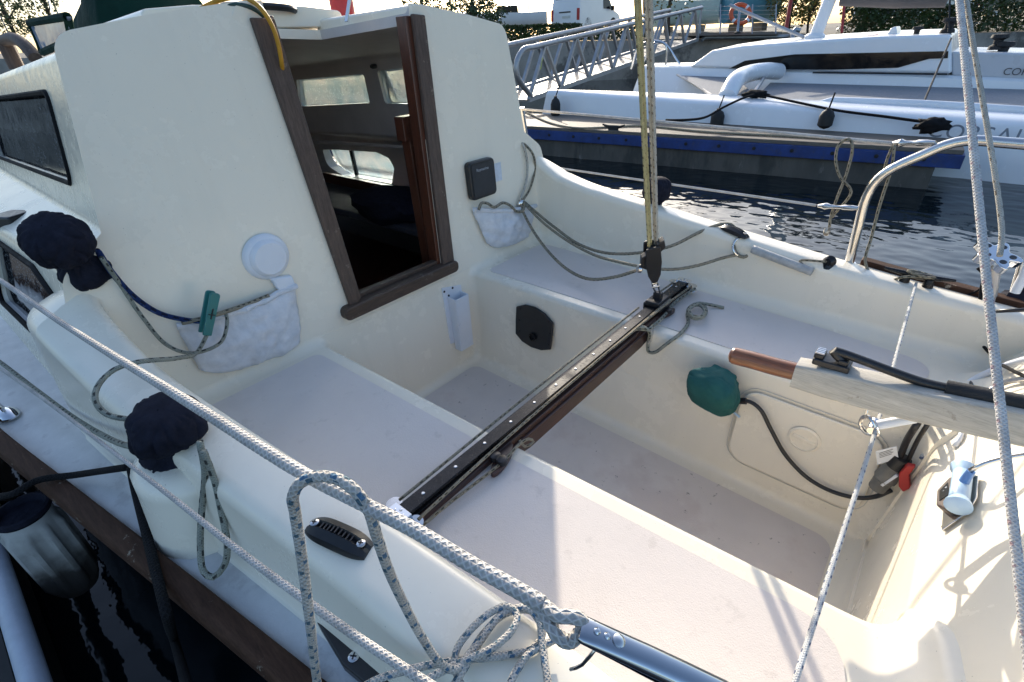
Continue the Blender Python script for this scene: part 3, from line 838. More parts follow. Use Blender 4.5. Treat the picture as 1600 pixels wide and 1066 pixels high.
# --- winches under navy covers
def cover(name, base, ax, h, seed, r0, mirror=1):
    ax = V(ax).normalized(); x = ax.orthogonal().normalized(); y = ax.cross(x)
    rr = []; n = 110
    prof = [(.86, -.02), (.95, .05), (.90, .15), (.62, .27), (.53, .34), (.58, .42), (.86, .52), (1.04, .62), (1.06, .74), (.98, .88), (.78, .98), (.42, 1.03), (.02, 1.04)]
    q = cr([V((a, b, 0)) for a, b in prof], .03)
    for p in q:
        row = []
        for k in range(n):
            a = 2*math.pi*k/n
            g = max(0, 1-abs(p.y-.33)/.30)
            f = 1+.17*noise.noise(V((math.cos(a)*1.3+seed, math.sin(a)*1.3, p.y*1.8)))+.09*noise.noise(V((math.cos(a)*3+seed, math.sin(a)*3, p.y*4)))
            f += .10*g*abs(math.sin(a*11+seed+2.5*noise.noise(V((math.cos(a)*2, math.sin(a)*2, p.y*3)))))-.04*g
            f -= .15*max(0, .6-abs(noise.noise(V((math.cos(a)*1.8+seed, math.sin(a)*1.8, p.y*2.5+seed)))*5))+.07*max(0, .6-abs(noise.noise(V((math.cos(a)*3.4, math.sin(a)*3.4+seed, p.y*4.5)))*5))
            row.append(V(base)+ax*(p.y*h)+x*(math.cos(a)*p.x*r0*f)+y*(math.sin(a)*p.x*r0*f))
        rr.append(row)
    mb = MB(); mb.grid(rr, closed=True); return mb
def winch(base, ax, h, r0, seed, lab=None):
    drum = MB().lathe([(r0*.55, 0), (r0*.55, h*.2), (r0*.3, h*.3), (r0*.3, h*.65), (r0*.4, h*.8), (r0*.35, h*.88)], base, ax, 24).build('winch', M['steel'], boat)
    cover('winch_cover', base, ax, h, seed, r0).build('winch_cover', M['fabric'], drum, angle=180)
winch(V((-.50, .925, .205)), V((-.30, .02, 1)), .130, .059, 1.)
winch(Yp(1019, 342, -.90), V((-.05, -.05, 1)), .165, .052, 4.)
winch(V((.06, .85, .42)), V((-.55, .30, .9)), .165, .062, 9.)
# black instrument pod just ahead of the cabin winch
MB().box(Yp(22, 345, .87), (.10, .09, .05), Matrix.Rotation(.5, 3, 'Z')).build('rope_clutch', M['blk'], boat, bevel=.008, seg=3)
# --- clam cleats on the coamings
for s in (1, -1):
    ctr = Zp(533, 850, .212) if s == 1 else None
    if s == -1: ctr = V((-.935, -.80, .232))
    a = V((.086, s*.028, .012)) if s == 1 else V((.085, -.028, .010)); KC = .56
    ctr.z = lin(ctr.x, ZT)+.004
    mb = MB(); dirv = a.normalized(); sd_ = V((-dirv.y, dirv.x, 0)).normalized()
    nseg = 22; rr = []
    for k in range(nseg+1):
        t = -1+2*k/nseg
        w_in = .013+.002*abs(t); hgt = KC*(.034*(1-.75*abs(t)**3)+.004)
        wid = KC*.036*(1-.35*abs(t)**4)
        sect = [(-wid, 0), (-wid*.95, hgt*.55), (-.006, hgt), (-.001, hgt*.5+.003*(k % 2)), (.006, hgt*.9+.002*(k % 2)), (wid*.9, hgt*.6), (wid, 0)]
        rr.append([ctr+dirv*(t*.095*KC)+sd_*p[0]+V((0, 0, p[1])) for p in sect])
    mb.grid(rr); mb.f.append(list(range(7))); mb.f.append([nseg*7+k for k in range(7)])
    for k in range(9):
        t = -.5+k*.125; mb.box(ctr+dirv*(t*.095*KC)-sd_*.001+V((0, 0, .0185-.007*abs(t))), (.0022, .012, .006), Matrix((dirv, sd_, V((0, 0, 1)))).transposed())
    cc = mb.build('clam_cleat', M['blk'], boat, angle=30)
    for t in (-.78, .78):
        mb = MB(); mb.lathe([(.0068, 0), (.0068, .002), (.005, .003)], ctr+dirv*(t*.095*KC)+V((0, 0, .0135)), (0, 0, 1), 16)
        for a_ in (0, 1): mb.box(ctr+dirv*(t*.095*KC)+V((0, 0, .0168)), (.0075, .0017, .001), Matrix.Rotation(.6+a_*math.pi/2, 3, 'Z'), mi=1)
        mb.build('cleat_screw', [M['steel'], M['blk']], cc)
# low fairlead with a cross-head screw on the port side deck
fp = [Zp(*p, .045) for p in ((498, 980), (512, 986), (600, 1040), (640, 1080), (600, 1100), (540, 1050))]
fl = MB().prism(fp, (0, 0, .022)).build('deck_fairlead', M['blk'], boat, bevel=.006, seg=3)
c = Zp(553, 1027, .067); mb = MB(); mb.lathe([(.0085, 0), (.0085, .002), (.006, .0035)], c, (0, 0, 1), 16); 
for a_ in (0, 1): mb.box(c+V((0, 0, .0038)), (.010, .002, .0012), Matrix.Rotation(.6+a_*math.pi/2, 3, 'Z'), mi=1)
mb.build('fairlead_screw', [M['steel'], M['blk']], fl)

# --- tiller with grip, extension and lashing shackle
tl = MB()
rr = []
for (x, w, z0, z1) in ((-1.338, .022, .196, .252), (-1.40, .024, .198, .262), (-1.52, .026, .207, .272), (-1.70, .028, .232, .300), (-1.95, .03, .272, .345), (-2.15, .03, .30, .375)):
    q = rrect(2*w, z1-z0, .006, 3); rr.append([V((x, p[0], (z0+z1)/2+p[1])) for p in q])
tl.grid(rr, closed=True); n = len(rr[0]); tl.f.append(list(range(n))); tl.f.append([(len(rr)-1)*n+k for k in range(n)])
til = tl.build('tiller', M['tiller'], boat)
MB().tube(cr([V((-1.345, 0, .226)), V((-1.30, 0, .222)), V((-1.25, 0, .220)), V((-1.222, 0, .218)), V((-1.212, 0, .2175))], .008), [.0165]*3+[.019]*1+[.020]*200 if False else .0195, 16).build('tiller_grip', M['varn'], til)
MB().lathe([(.019, 0), (.017, .006), (.010, .010), (.0, .011)], (-1.2125, 0, .2175), (1, 0, -.05), 16).build('grip_end', M['varn'], til)
mb = MB(); c = V((-1.395, -.004, .262))
mb.box(c+V((0, 0, .008)), (.065, .04, .014)); mb.box(c+V((0.024, .0, .018)), (.018, .03, .014)); mb.box(c+V((-.018, .0, .018)), (.018, .03, .014)); ex = mb.build('extension_clip', M['blk'], til, bevel=.003, seg=3)
mb = MB()
for k in range(4): mb.box(c+V((.024, -.010+.007*k, .0262)), (.016, .002, .002))
mb.box(c+V((.024, 0, .0255)), (.014, .026, .0014))
mb.build('clip_tooth', M['steel'], ex)
p0 = V((-1.385, .002, .290)); p1 = Yp(1440, 597, -.005); p2 = Yp(1478, 606, -.005); p3 = Yp(1640, 640, .0)
MB().tube(cr([V((-1.412, 0, .280)), p0+V((-.006, 0, .008)), V((-1.40, 0, .298)), p1, p2], .012), .0085, 12).build('extension_shaft', M['blk'], til)
MB().tube([p2+(p1-p2)*.02, p2, p3], [.0135, .0145, .0155], 14).build('extension_grip', pm('rubber_grip', (.015, .015, .016), .7, bump=(160, .6, .002)), til)
# shackle and white strut that take the lashing under the tiller
lash_a = V((-1.508, -.752, .172)); lash_b = V((-1.508, .752, .172))
def lash(y): return V((-1.503, y, .158+.0*y))
sh = V((-1.500, .0, .156))
mb = MB(); mb.tube(cr([sh+V((0, .012, .010)), sh+V((.014, .006, .022)), sh+V((.024, -.002, .012)), sh+V((.022, -.006, -.010)), sh+V((.008, .0, -.020)), sh+V((-.008, .008, -.010))], .004, closed=True), .0038, 8)
mb.cyl(sh+V((.002, .016, 0)), sh+V((.002, -.016, .004)), .009, 12); mb.cyl(sh+V((.020, 0, .012)), sh+V((.022, 0, .036)), .002, 6)
mb.build('lashing_shackle', M['steel'], boat)
MB().tube([sh+V((-.004, -.006, .004)), Yp(1428, 654, -.02), Yp(1450, 640, -.03)], .0095, 10).build('lashing_strut', M['wplas'], boat)

# wooden toe rail outside the far coaming, right aft
tr_pts = [(-1.33-.05*k) for k in range(14)]
mb = MB(); rr = []
for x in tr_pts:
    y, z = lin(x, YO)+.006, lin(x, ZT)+.0
    rr.append([V((x, -y+a, z+b)) for a, b in ((.022, -.012), (.022, .014), (-.018, .014), (-.018, -.05))])
mb.grid(rr, closed=True); mb.f.append([0, 1, 2, 3]); mb.f.append([52+k for k in range(4)]); mb.build('toe_rail', M['strake'], boat, bevel=.004)
# --- pushpits, stanchions and lifelines
def pushpit(s):
    pp = [V((-1.302, s*.835, .16)), V((-1.294, s*.83, .30)), V((-1.290, s*.825, .39)), V((-1.300, s*.822, .44)), V((-1.325, s*.82, .478)), V((-1.39, s*.82, .528)), V((-1.43, s*.82, .556)), V((-1.472, s*.82, .571)), V((-1.55, s*.81, .573)), V((-1.8, s*.74, .573)), V((-2.05, s*.62, .573))]
    mb = MB(); mb.tube(cr(pp, .015), .0135, 14)
    if s == -1: mb.cyl((-1.86, s*.70, .58), (-1.88, s*.72, .14), .0125, 12)
    o = mb.build('pushpit', M['steel'], boat)
    mb = MB(); mb.lathe([(.026, 0), (.026, .006), (.018, .012), (.018, .03)], (-1.302, s*.835, .150), (0, 0, 1), 18); mb.build('pushpit_foot', M['steel'], o)
    return o
pushpit(-1)
for s in (-1,):
    p1, p2 = V((.205, s*1.0, .575)), V((.215, s*1.11, .06))
    st = MB().tube([p2, p2*.5+p1*.5, p1], .0125, 12).build('stanchion', M['steel'], boat)
    MB().lathe([(.03, 0), (.03, .008), (.018, .014), (.018, .04)], p2-V((0, 0, .02)), (0, 0, 1), 16).build('stanchion_base', M['steel'], st)
def ll_(pts, name='lifeline', r=.0032): return MB().tube(cr(pts, .05), r, 8).build(name, M['r_white'], boat)
u0, u1 = V((2.4, -1.08, .60)), Yp(1395, 224, -.87)
ll_([u0, V((.205, -1.0, .568)), u1], r=.0055)
ll_([V((2.4, -1.10, .33)), V((.10, -1.0, .318)), Yp(1275, 321, -.86)], r=.0045)
# bottle screws / thimbles at their ends
def swivel(a, b, name='lifeline_end'):
    d = (b-a); mb = MB()
    mb.tube([a, a+d*.12, a+d*.2, a+d*.3, a+d*.55, a+d*.62, a+d*.8, b], [.005, .009, .012, .007, .006, .009, .0085, .005], 10)
    mb.build(name, M['steel'], boat)
swivel(Yp(1395, 224, -.87), Yp(1462, 223, -.82)); swivel(Yp(1278, 322, -.86), Yp(1346, 326, -.825))
# port side: lifelines, gate end of the pushpit close to the lens
def rope(name, pts, r, mat, label, cat, group=None, n=8, step=.01, parent=None, amp=0., freq=0.):
    o = rope_mb(pts, r, step, n, amp=amp, freq=freq).build(name, mat, parent, angle=180)
    if parent is None: tag(o, label, cat, group)
    return o
# upper lifeline with its buried splice, eye and the gate end of the port pushpit
lz = .545
L = [Zp(-60, 401, lz)] + [Zp(px, py, lz) for px, py in ((0, 438), (100, 507), (300, 632), (470, 738), (560, 784), (650, 830), (740, 884), (800, 917), (850, 946))]
mb = rope_mb(L, [.0038, .0038, .0038, .0038, .0040, .0047, .0053, .0056, .0057, .0054], .0022, 18, amp=.05, freq=150)
up = mb.build('lifeline', M['r_thick'], boat, angle=180)
e = L[-1]; sx = (L[-1]-L[-3]).normalized(); sidev = sx.cross(V((0, 0, 1))).normalized()
st0 = Zp(902, 978, lz-.004)
eye = [e, Zp(872, 962, lz+.004), Zp(895, 964, lz+.004), Zp(910, 972, lz), Zp(905, 990, lz-.006), Zp(888, 1003, lz-.010), Zp(870, 992, lz-.006), Zp(855, 968, lz-.004), Zp(838, 944, lz-.002)]
rope_mb(eye, .0044, .002, 14, amp=.05, freq=150).build('lifeline_eye', M['r_thick'], up, angle=180)
# flattened gate end
a, b = Zp(906, 981, lz), Zp(1130, 1090, lz-.035)
d = (b-a).normalized(); w = d.cross(V((0, 0, 1))).normalized(); uu = w.cross(d)
mb = MB(); rr = []
for t, wd, ht in ((0, .0075, .0028), (.03, .0084, .0038), (.12, .0084, .0046), (.28, .0084, .0060), (.45, .0086, .0074), (.7, .0088, .0084), (1., .0088, .0088)):
    c = a+(b-a)*t
    rr.append([c+w*(wd*math.copysign(abs(math.cos(k))**.8, math.cos(k)))+uu*(ht*math.copysign(abs(math.sin(k))**.8, math.sin(k))) for k in [2*math.pi*i/24 for i in range(24)]])
mb.grid(rr, closed=True); mb.f.append(list(range(24)))
gp = mb.build('gate_tube', M['tubes'], boat, angle=60)
for t, r_ in ((.10, .0022), (.17, .0022), (.245, .0040)):
    c = a+(b-a)*t + uu*(.0043 if t < .2 else .0056)
    MB().lathe([(r_, 0), (r_, .0012), (r_*.6, .0022), (0, .0024)], c-uu*(.0002 if r_ < .005 else -.0002), uu, 18).build('tube_rivet', M['steel'], gp)
rope('split_pin', [a+(b-a)*.17-uu*.006, a+(b-a)*.165-uu*.03+w*.004, a+(b-a)*.16-uu*.05], .0012, M['steel'], '', '', parent=gp, n=6)
# lower lifeline
zl = .30
rope('lifeline', [Zp(-40, 548, zl), Zp(25, 593, zl), Zp(110, 655, zl), Zp(197, 722, zl), Zp(270, 778, zl), Zp(380, 866, zl), Zp(480, 940, zl), Zp(560, 997, zl), Zp(640, 1050, zl), Zp(690, 1082, zl)], [.0033]*6+[.0040, .0046, .005, .0052], M['r_thick'], '', '', parent=boat, n=14, step=.0025, amp=.05, freq=160)

# ---- loose lines
rope('mooring_rope', [Zp(498, 1085, .20), Zp(492, 1040, .27), Zp(483, 960, .38), Zp(470, 860, .47), Zp(461, 800, .525), Zp(458, 775, .548), Zp(468, 756, .559), Zp(492, 745, .563), Zp(525, 748, .564), Zp(553, 765, .560), Zp(574, 793, .545), Zp(588, 835, .51), Zp(606, 888, .45), Zp(632, 945, .37), Zp(662, 1000, .29), Zp(690, 1038, .24), Zp(712, 1046, .22),
     Zp(735, 1020, .215), Zp(760, 985, .21), Zp(792, 958, .205), Zp(830, 955, .20), Zp(848, 985, .20), Zp(835, 1012, .20), Zp(790, 1024, .20), Zp(735, 1030, .20), Zp(690, 1036, .195), Zp(640, 1046, .19), Zp(590, 1062, .18), Zp(560, 1078, .17)],
     .0047, M['r_blue'], 'thick white rope with blue flecks looped over the near lifeline', 'rope', n=16, step=.003, amp=.03, freq=150)
rope('mooring_rope', [Zp(700, 1085, .21), Zp(722, 1050, .213), Zp(752, 1000, .218), Zp(785, 960, .222), Zp(822, 950, .222), Zp(843, 972, .216), Zp(846, 1000, .210), Zp(852, 1040, .205), Zp(858, 1080, .20)],
     .0046, M['r_blue'], 'blue flecked rope bight dropped in a heap by the shiny gate tube', 'rope', n=14, step=.005, amp=.05, freq=110)
rope('mooring_rope', [Zp(640, 1085, .20), Zp(668, 1062, .212), Zp(720, 1035, .218), Zp(770, 1012, .226), Zp(800, 985, .228), Zp(808, 962, .226), Zp(795, 948, .226), Zp(770, 955, .224), Zp(735, 985, .222), Zp(712, 1020, .215), Zp(716, 1060, .208), Zp(735, 1090, .2)],
     .0045, M['r_blue'], 'blue flecked rope loop standing tallest in the heap near the lens', 'rope', n=14, step=.005, amp=.03, freq=150)
rope('mooring_rope', [Zp(790, 1085, .205), Zp(806, 1050, .206), Zp(826, 1022, .206), Zp(850, 1008, .206), Zp(866, 1000, .206)],
     .0046, M['r_blue'], 'short frayed blue flecked rope end pointing away from the heap', 'rope', n=14, step=.005, amp=.05, freq=110)
# sheet from forward along the side deck to the covered winch, its tail and the hanging bight
rope('jib_sheet', [Zp(-60, 525, .06), Zp(0, 566, .10), Zp(60, 612, .12), Zp(120, 656, .15), Zp(185, 692, .235), Zp(215, 700, .27)], .0056, M['r_grn'], 'grey green flecked sheet led along the side deck to the nearest winch', 'rope', n=10)
rope('jib_sheet', [Yp(158, 402, .83), Bp(190, 448, .03), Bp(222, 495, .025), Bp(262, 540, .035), Bp(300, 552, .07), Bp(345, 535, .075), Bp(355, 500, .065), Bp(352, 488, .05)], .0048, M['r_grn'], 'grey flecked line hanging in a bight over the nearer mesh bag', 'rope', n=10)
rope('jib_sheet', [Bp(325, 520, .075), Bp(312, 545, .09), Zp(275, 560, .28), Zp(215, 566, .325), Zp(180, 577, .325), Zp(155, 600, .318), Zp(149, 626, .308), Zp(168, 648, .296), Zp(205, 656, .290)], .0052, M['r_grn'], 'grey flecked line curling over the port coaming between bag and winch', 'rope', n=10)
rope('halyard', [Yp(150, 388, .82), Bp(178, 430, .03), Bp(212, 466, .02), Bp(250, 490, .02), Bp(290, 500, .035), Bp(318, 503, .06)], .0068, M['r_navy'], 'navy blue flecked rope running from the cabin winch to the peg', 'rope', n=10)
rope('rope_tail', [Bp(285, 505, .03), Bp(320, 497, .06), Bp(350, 488, .055), Bp(385, 476, .035), Bp(420, 462, .03)], .0062, M['r_tan'], 'tan flecked rope end lying along the rim of the nearer mesh bag', 'rope', n=10)
rope('jib_sheet', [Zp(312, 690, .305), Zp(320, 735, .25), Zp(316, 790, .17), Zp(313, 850, .11), Zp(318, 893, .075), Zp(333, 902, .07), Zp(350, 885, .085), Zp(355, 850, .13), Zp(346, 800, .18), Zp(335, 750, .24), Zp(318, 705, .30)], .0056, M['r_grn'], 'grey green flecked loop hanging down beside the nearest winch', 'rope', n=10)
# black lines over the rubbing strake
rope('fender_line', [V((.12, 1.21, -.09)), Zp(0, 776, .04), Zp(25, 770, .062), Zp(55, 752, .066), Zp(120, 742, .06), Zp(200, 730, .13)], .0075, M['r_blk'], 'black rope lying across the brown strake towards the dirty fender', 'rope', n=10)
rope('mooring_line', [Zp(205, 730, .14), Zp(212, 765, .10), Zp(228, 830, .06), Zp(245, 900, .058), Zp(260, 958, .05), Yp(272, 1000, 1.087), Yp(286, 1050, 1.09), Yp(300, 1110, 1.095)], .0085, M['r_blk'], 'black mooring rope dropping over the side beneath the nearest winch', 'rope', n=10)
# chrome deck eye by the forward edge of the picture
mb = MB(); c = Zp(12, 648, .045); mb.lathe([(.034, 0), (.034, .004), (.026, .012), (.012, .018), (0, .019)], c, (0, 0, 1), 24, sc=(1.2, .75), xdir=(1, .2, 0)); mb.tube(cr([c+V((.012, 0, .014)), c+V((.010, .004, .040)), c+V((-.010, .004, .040)), c+V((-.012, 0, .014))], .006), .004, 8); mb.build('deck_eye', M['chrome'], boat)
# peg
peg = thing('clothes_peg', 'teal plastic peg clipping ropes to the mesh bag rim', 'peg', Bp(326, 520, .06))
pd = (Bp(333, 456, .085)-Bp(320, 522, .085)); pl_ = pd.length; pd.normalize(); px_ = pd.cross(V((-1, 0, 0))).normalized(); pz_ = px_.cross(pd)
for s in (1, -1):
    cc = (Bp(333, 456, .085)+Bp(320, 522, .085))/2+px_*(s*0)-pz_*0+V((-.010*s, 0, 0))
    q = cfil([(-pl_/2, -.011), (pl_/2, -.013), (pl_/2, .013), (-pl_/2, .011)], [.003, .008, .008, .003])
    MB().prism([cc+pd*p[0]+px_*p[1] for p in q], V((-.007*s, 0, 0))).build('jaw', M['peg'], peg, bevel=.002)
mb = MB(); cc = (Bp(333, 456, .085)+Bp(320, 522, .085))/2
mb.bar(cc-pd*.012+V((-.0182, 0, 0)), cc+pd*.016+V((-.0182, 0, 0)), .004, .002); mb.bar(cc-px_*.008+V((-.0182, 0, 0)), cc+px_*.008+V((-.0182, 0, 0)), .004, .002); mb.build('spring', M['blk'], peg)
# starboard lines: bulkhead fairlead to the sheet block and to the coaming cleat
def sl(pts): return [Dp(px, py, d) for px, py, d in pts]
MB().lathe([(.012, 0), (.020, .006), (.020, .02), (.012, .026)], Bp(812, 318, .005), (-1, .3, 0), 16).build('bulkhead_fairlead', M['steel'], boat)
rope('control_line', sl([(812, 318, 2.27), (824, 345, 2.22), (850, 385, 2.13), (885, 420, 2.03), (920, 436, 1.94), (960, 433, 1.86), (1000, 421, 1.76)]), .0062, M['r_tan'], 'tan line drooping lowest from bulkhead fairlead to the mainsheet block', 'rope', n=10)
rope('control_line', sl([(815, 312, 2.28), (838, 332, 2.26), (870, 358, 2.2), (905, 382, 2.11), (945, 395, 2.04), (1000, 395, 1.93), (1050, 384, 1.88), (1095, 362, 1.86), (1125, 351, 1.84), (1142, 351, 1.82), (1150, 362, 1.80), (1147, 382, 1.79), (1150, 396, 1.78), (1162, 402, 1.77), (1174, 392, 1.77), (1170, 375, 1.79), (1155, 364, 1.81)]), .0060, M['r_tan'], 'tan line arching behind the mainsheet up to the far clam cleat', 'rope', n=10)
rope('control_line', sl([(816, 314, 2.27), (842, 342, 2.22), (880, 372, 2.13), (925, 397, 2.0), (965, 409, 1.86), (1010, 418, 1.80), (1050, 421, 1.80), (1090, 415, 1.80), (1130, 403, 1.79), (1152, 398, 1.78)]), .0056, M['r_tan'], 'tan line passing through the mainsheet block to a steel ring', 'rope', n=10)
rope('control_line', [Bp(815, 316, .02), Bp(828, 295, .02), Yp(836, 262, -.86), Yp(832, 240, -.82), Yp(820, 226, -.79), Yp(814, 223, -.785)], .0055, M['r_tan'], 'tan flecked line looped up the outer edge of the far bulkhead', 'rope', n=10)
rope('control_line', [Bp(812, 314, .02), Bp(822, 285, .015), Bp(824, 255, .012), Bp(818, 228, .01), Yp(814, 222, -.78)], .0055, M['r_gry'], 'pale line rising straight up the far bulkhead edge', 'rope', n=10)
rope('rope_tail', [Bp(748, 328, .05), Bp(752, 318, .05), Bp(762, 318, .05), Bp(772, 324, .05), Bp(786, 317, .05), Bp(798, 322, .05), Bp(806, 330, .05), Bp(816, 330, .05), Bp(820, 320, .04)], .0062, M['r_tan'], 'knotted tan rope end stuffed in the farther mesh bag', 'rope', n=10)
# steel ring, grey sleeve and tail line on the far coaming
mb = MB(); c = Dp(1160, 386, 1.775); mb.tube([c+(_r*math.cos(a)+_u*math.sin(a))*.034 for a in [2*math.pi*k/28 for k in range(28)]], .004, 8, closed=True)
tag(mb.build('ring', M['steel'], None), 'steel ring hanging on the far coaming below the clam cleat', 'ring')
rope('grey_hose', [coam_top(-1.02, -1, .0)+V((0, .016, -.02)), coam_top(-1.12, -1, .0)+V((0, .018, -.025)), coam_top(-1.22, -1, .0)+V((0, .017, -.03))], .014, pm('grey_sleeve', (.40, .40, .39), .55, var=(50, .2)), 'grey sleeve tube lying along the top of the far coaming', 'hose', n=12)
rope('control_line', [coam_top(-1.22, -1, .0)+V((0, .016, -.03)), Yp(1250, 408, -.735), Yp(1292, 409, -.75)], .004, M['r_tan'], 'thin tan line from the grey sleeve to the pushpit foot', 'rope')
mb = MB(); c = Yp(1296, 409, -.76); mb.lathe([(.012, -.014), (.018, -.008), (.010, -.003), (.010, .003), (.018, .008), (.012, .014)], c, (.3, 1, 0), 18); mb.lathe([(.016, -.004), (.02, 0), (.016, .012)], c+V((0, 0, -.02)), (0, 0, 1), 16); mb.build('coaming_block', M['blk_al'], boat)
# horn fairlead with the lash line made fast and its cord
c = Yp(1430, 446, -.775); c.z = lin(c.x, ZT)+.003
mb = MB()
for k in (-.028, .030): mb.lathe([(.015, -.004), (.013, .012), (.010, .022)], c+V((k, 0, 0)), (0, 0, 1), 14)
hc = mb
hc.tube([c+V((.088, -.004, .031)), c+V((.05, -.002, .028)), c+V((.0, 0, .025)), c+V((-.05, -.002, .028)), c+V((-.085, -.004, .031))], [.004, .007, .010, .007, .004], 10)
hc.build('horn_cleat', M['blk_al'], boat)
rope('cord', [Yp(1398, 226, -.85), Yp(1393, 262, -.84), Yp(1375, 320, -.83), Yp(1362, 370, -.82), Yp(1352, 408, -.80), Yp(1362, 430, -.79), Yp(1385, 440, -.785), c+V((.035, .014, .020)), c+V((.0, .012, .028)), c+V((-.04, .0, .03)), c+V((-.03, -.014, .028)), c+V((.02, -.012, .034)), c+V((.03, .010, .038)), c+V((-.02, .014, .030))], .0042, M['r_tan'], 'greenish cord falling from the upper guardrail to the horn cleat', 'cord', n=8)
rope('cord', [Yp(1395, 228, -.855), Yp(1386, 250, -.855), Yp(1380, 275, -.85)], .004, M['r_tan'], 'short doubled cord hitched where the upper guardrail meets the tube', 'cord')
rope('cord', [Yp(1300, 340, -.86), Yp(1308, 330, -.86), Yp(1330, 300, -.86), Yp(1312, 275, -.86), Yp(1306, 245, -.86), Yp(1312, 225, -.865), Yp(1326, 217, -.865), Yp(1332, 228, -.86), Yp(1324, 268, -.86), Yp(1308, 310, -.86), Yp(1298, 340, -.86), Yp(1296, 355, -.86)], .0042, M['r_tan'], 'looped cord dangling between the two far guardrails', 'cord')
mb = MB(); cc = Yp(1292, 362, -.86); lump(mb, cc, (.010, .012, .016), 3, .5, sub=2); o = mb.build('cord_tassel', M['r_gry'], None); tag(o, 'pale knotted tassel at the end of the dangling cord', 'knot')
rope('tiller_lashing', [c+V((.0, .014, .008)), (c+V((.0, .014, .008)))*.5+lash(0)*.5, lash(0), lash(.4), lash(.62), lash(.76)], .0040, M['r_lash'], 'taut white and blue line across the cockpit beneath the tiller', 'rope', n=10, step=.006)
# ---- mainsheet
dm = 1.72
ms = thing('mainsheet', 'yellowish rope tackle rising from the traveller to the boom', 'mainsheet', V((-.82, -.463, .08)))
bt = V((-.82, -.405, .215)); bd = (V((-.82, -.169, .917))-V((-.82, -.364, .284))).normalized(); 
axr = _r.cross(bd).cross(bd).normalized()*-1 if False else (_r-bd*_r.dot(bd)).normalized(); dep = bd.cross(axr)
b0 = Yp(1022, 462, -.463)
def bp(px, py): return Xp(px, py, -.82)
top_l, top_r = bp(997, -6), bp(1012, -6); bl, br = bp(1016, 385), bp(1024, 385)
for k, (a_, b_, m_) in enumerate(((bl-axr*.004, top_l-axr*.005, 'r_yel'), (bl+axr*.003+dep*.009, top_l+axr*.004+dep*.010, 'r_yel'), (br+dep*.002, top_r-axr*.003, 'r_gry'), (br+axr*.004-dep*.009, top_r+axr*.005-dep*.009, 'r_gry'))):
    MB().tube(cr([a_, (a_+b_)/2, b_, b_+(b_-a_)*1.3], .02), .0052, 10).build('rope_part', M[m_], ms, angle=180)
mb = MB(); c1, c2, c3 = bp(1022, 384), bp(1020, 415), bp(1022, 448)
for s in (-1, 1):
    q = cfil([(-.022, .104), (.022, .108), (.025, .03), (.020, -.03), (.008, -.070), (-.008, -.070), (-.020, -.03), (-.026, .03)], [.010]*8)
    mb.prism([c2+axr*p[0]+bd*p[1]*.8+dep*(s*.018) for p in q], dep*(s*.007))
mb.box(c2+bd*.055, (.03, .034, .03), Matrix((axr, dep, bd)).transposed())
mb.prism([c2+axr*p[0]+bd*p[1]+dep*.014 for p in ((.018, .05), (.040, .070), (.036, .098), (.012, .085))], dep*-.028)
mb.prism([c2+axr*p[0]+bd*p[1]+dep*.012 for p in ((-.016, -.01), (-.040, .008), (-.036, .045), (-.014, .055))], dep*-.024)
blk_ = mb.build('fiddle_block', M['blk'], ms, bevel=.003)
MB().cyl(c2+bd*.026-dep*.012, c2+bd*.026+dep*.012, .016, 18).build('sheave', M['steel'], blk_)
MB().cyl(c2-bd*.020-dep*.012, c2-bd*.020+dep*.012, .014, 18).build('sheave', M['wplas'], blk_)
MB().lathe([(.008, 0), (.014, .004), (.014, .014), (.009, .018)], c2-axr*.034-bd*.006, axr*-1+bd*.3, 16).build('cam_jaw', M['steel'], blk_)
mb = MB(); e0 = c2-bd*.060; e1 = V((XT+.002, yc, .080))
for s in (-1, 1): mb.tube(cr([e0+axr*(s*.006), e0*.6+e1*.4+axr*(s*.009), e1+axr*(s*.006)], .006), .0032, 8)
mb.tube(cr([e1+axr*.006, e1-bd*.004, e1-axr*.006], .004), .0032, 8); mb.cyl(e0*.55+e1*.45-axr*.012, e0*.55+e1*.45+axr*.012, .005, 10); mb.cyl(e0*.8+e1*.2-axr*.008, e0*.8+e1*.2+axr*.008, .007, 10)
mb.build('shackle', M['steel'], ms)
# ---- traveller control lines
for s in (1, -1):
    rope('traveller_line', [V((XT-.036, s*.668, .040)), V((XT-.034, s*.45, .052)), V((XT-.032, s*.1 if s < 0 else .3, .054)), V((XT-.028, -.40 if s > 0 else -.50, .052))], .0034, M['r_tan'], 'tan line along the aft edge of the track to the %s' % ('near end stop' if s > 0 else 'far end stop'), 'rope')
rope('traveller_line', [V((XT+.032, .66, .042)), V((XT+.030, .2, .053)), V((XT+.030, -.38, .053))], .0034, M['r_tan'], 'tan line along the forward edge of the black track', 'rope')
rope('traveller_line', [V((XT+.030, -.53, .050)), V((XT+.032, -.66, .040))], .0034, M['r_tan'], 'short tan line from the car to the far end stop', 'rope')
cp = Zp(785, 722, .022)
rope('traveller_line', [V((XT-.050, .668, .034)), Zp(690, 796, .020), Zp(730, 765, .020), cp, Zp(812, 694, .03), Zp(826, 686, .03), Zp(834, 690, .02), Zp(820, 698, .02), Zp(812, 688, .035)], .0036, M['r_tan'], 'tan flecked line from near end stop through the nearer cam cleat', 'rope', n=8)
cs = Zp(1037, 494, .022)
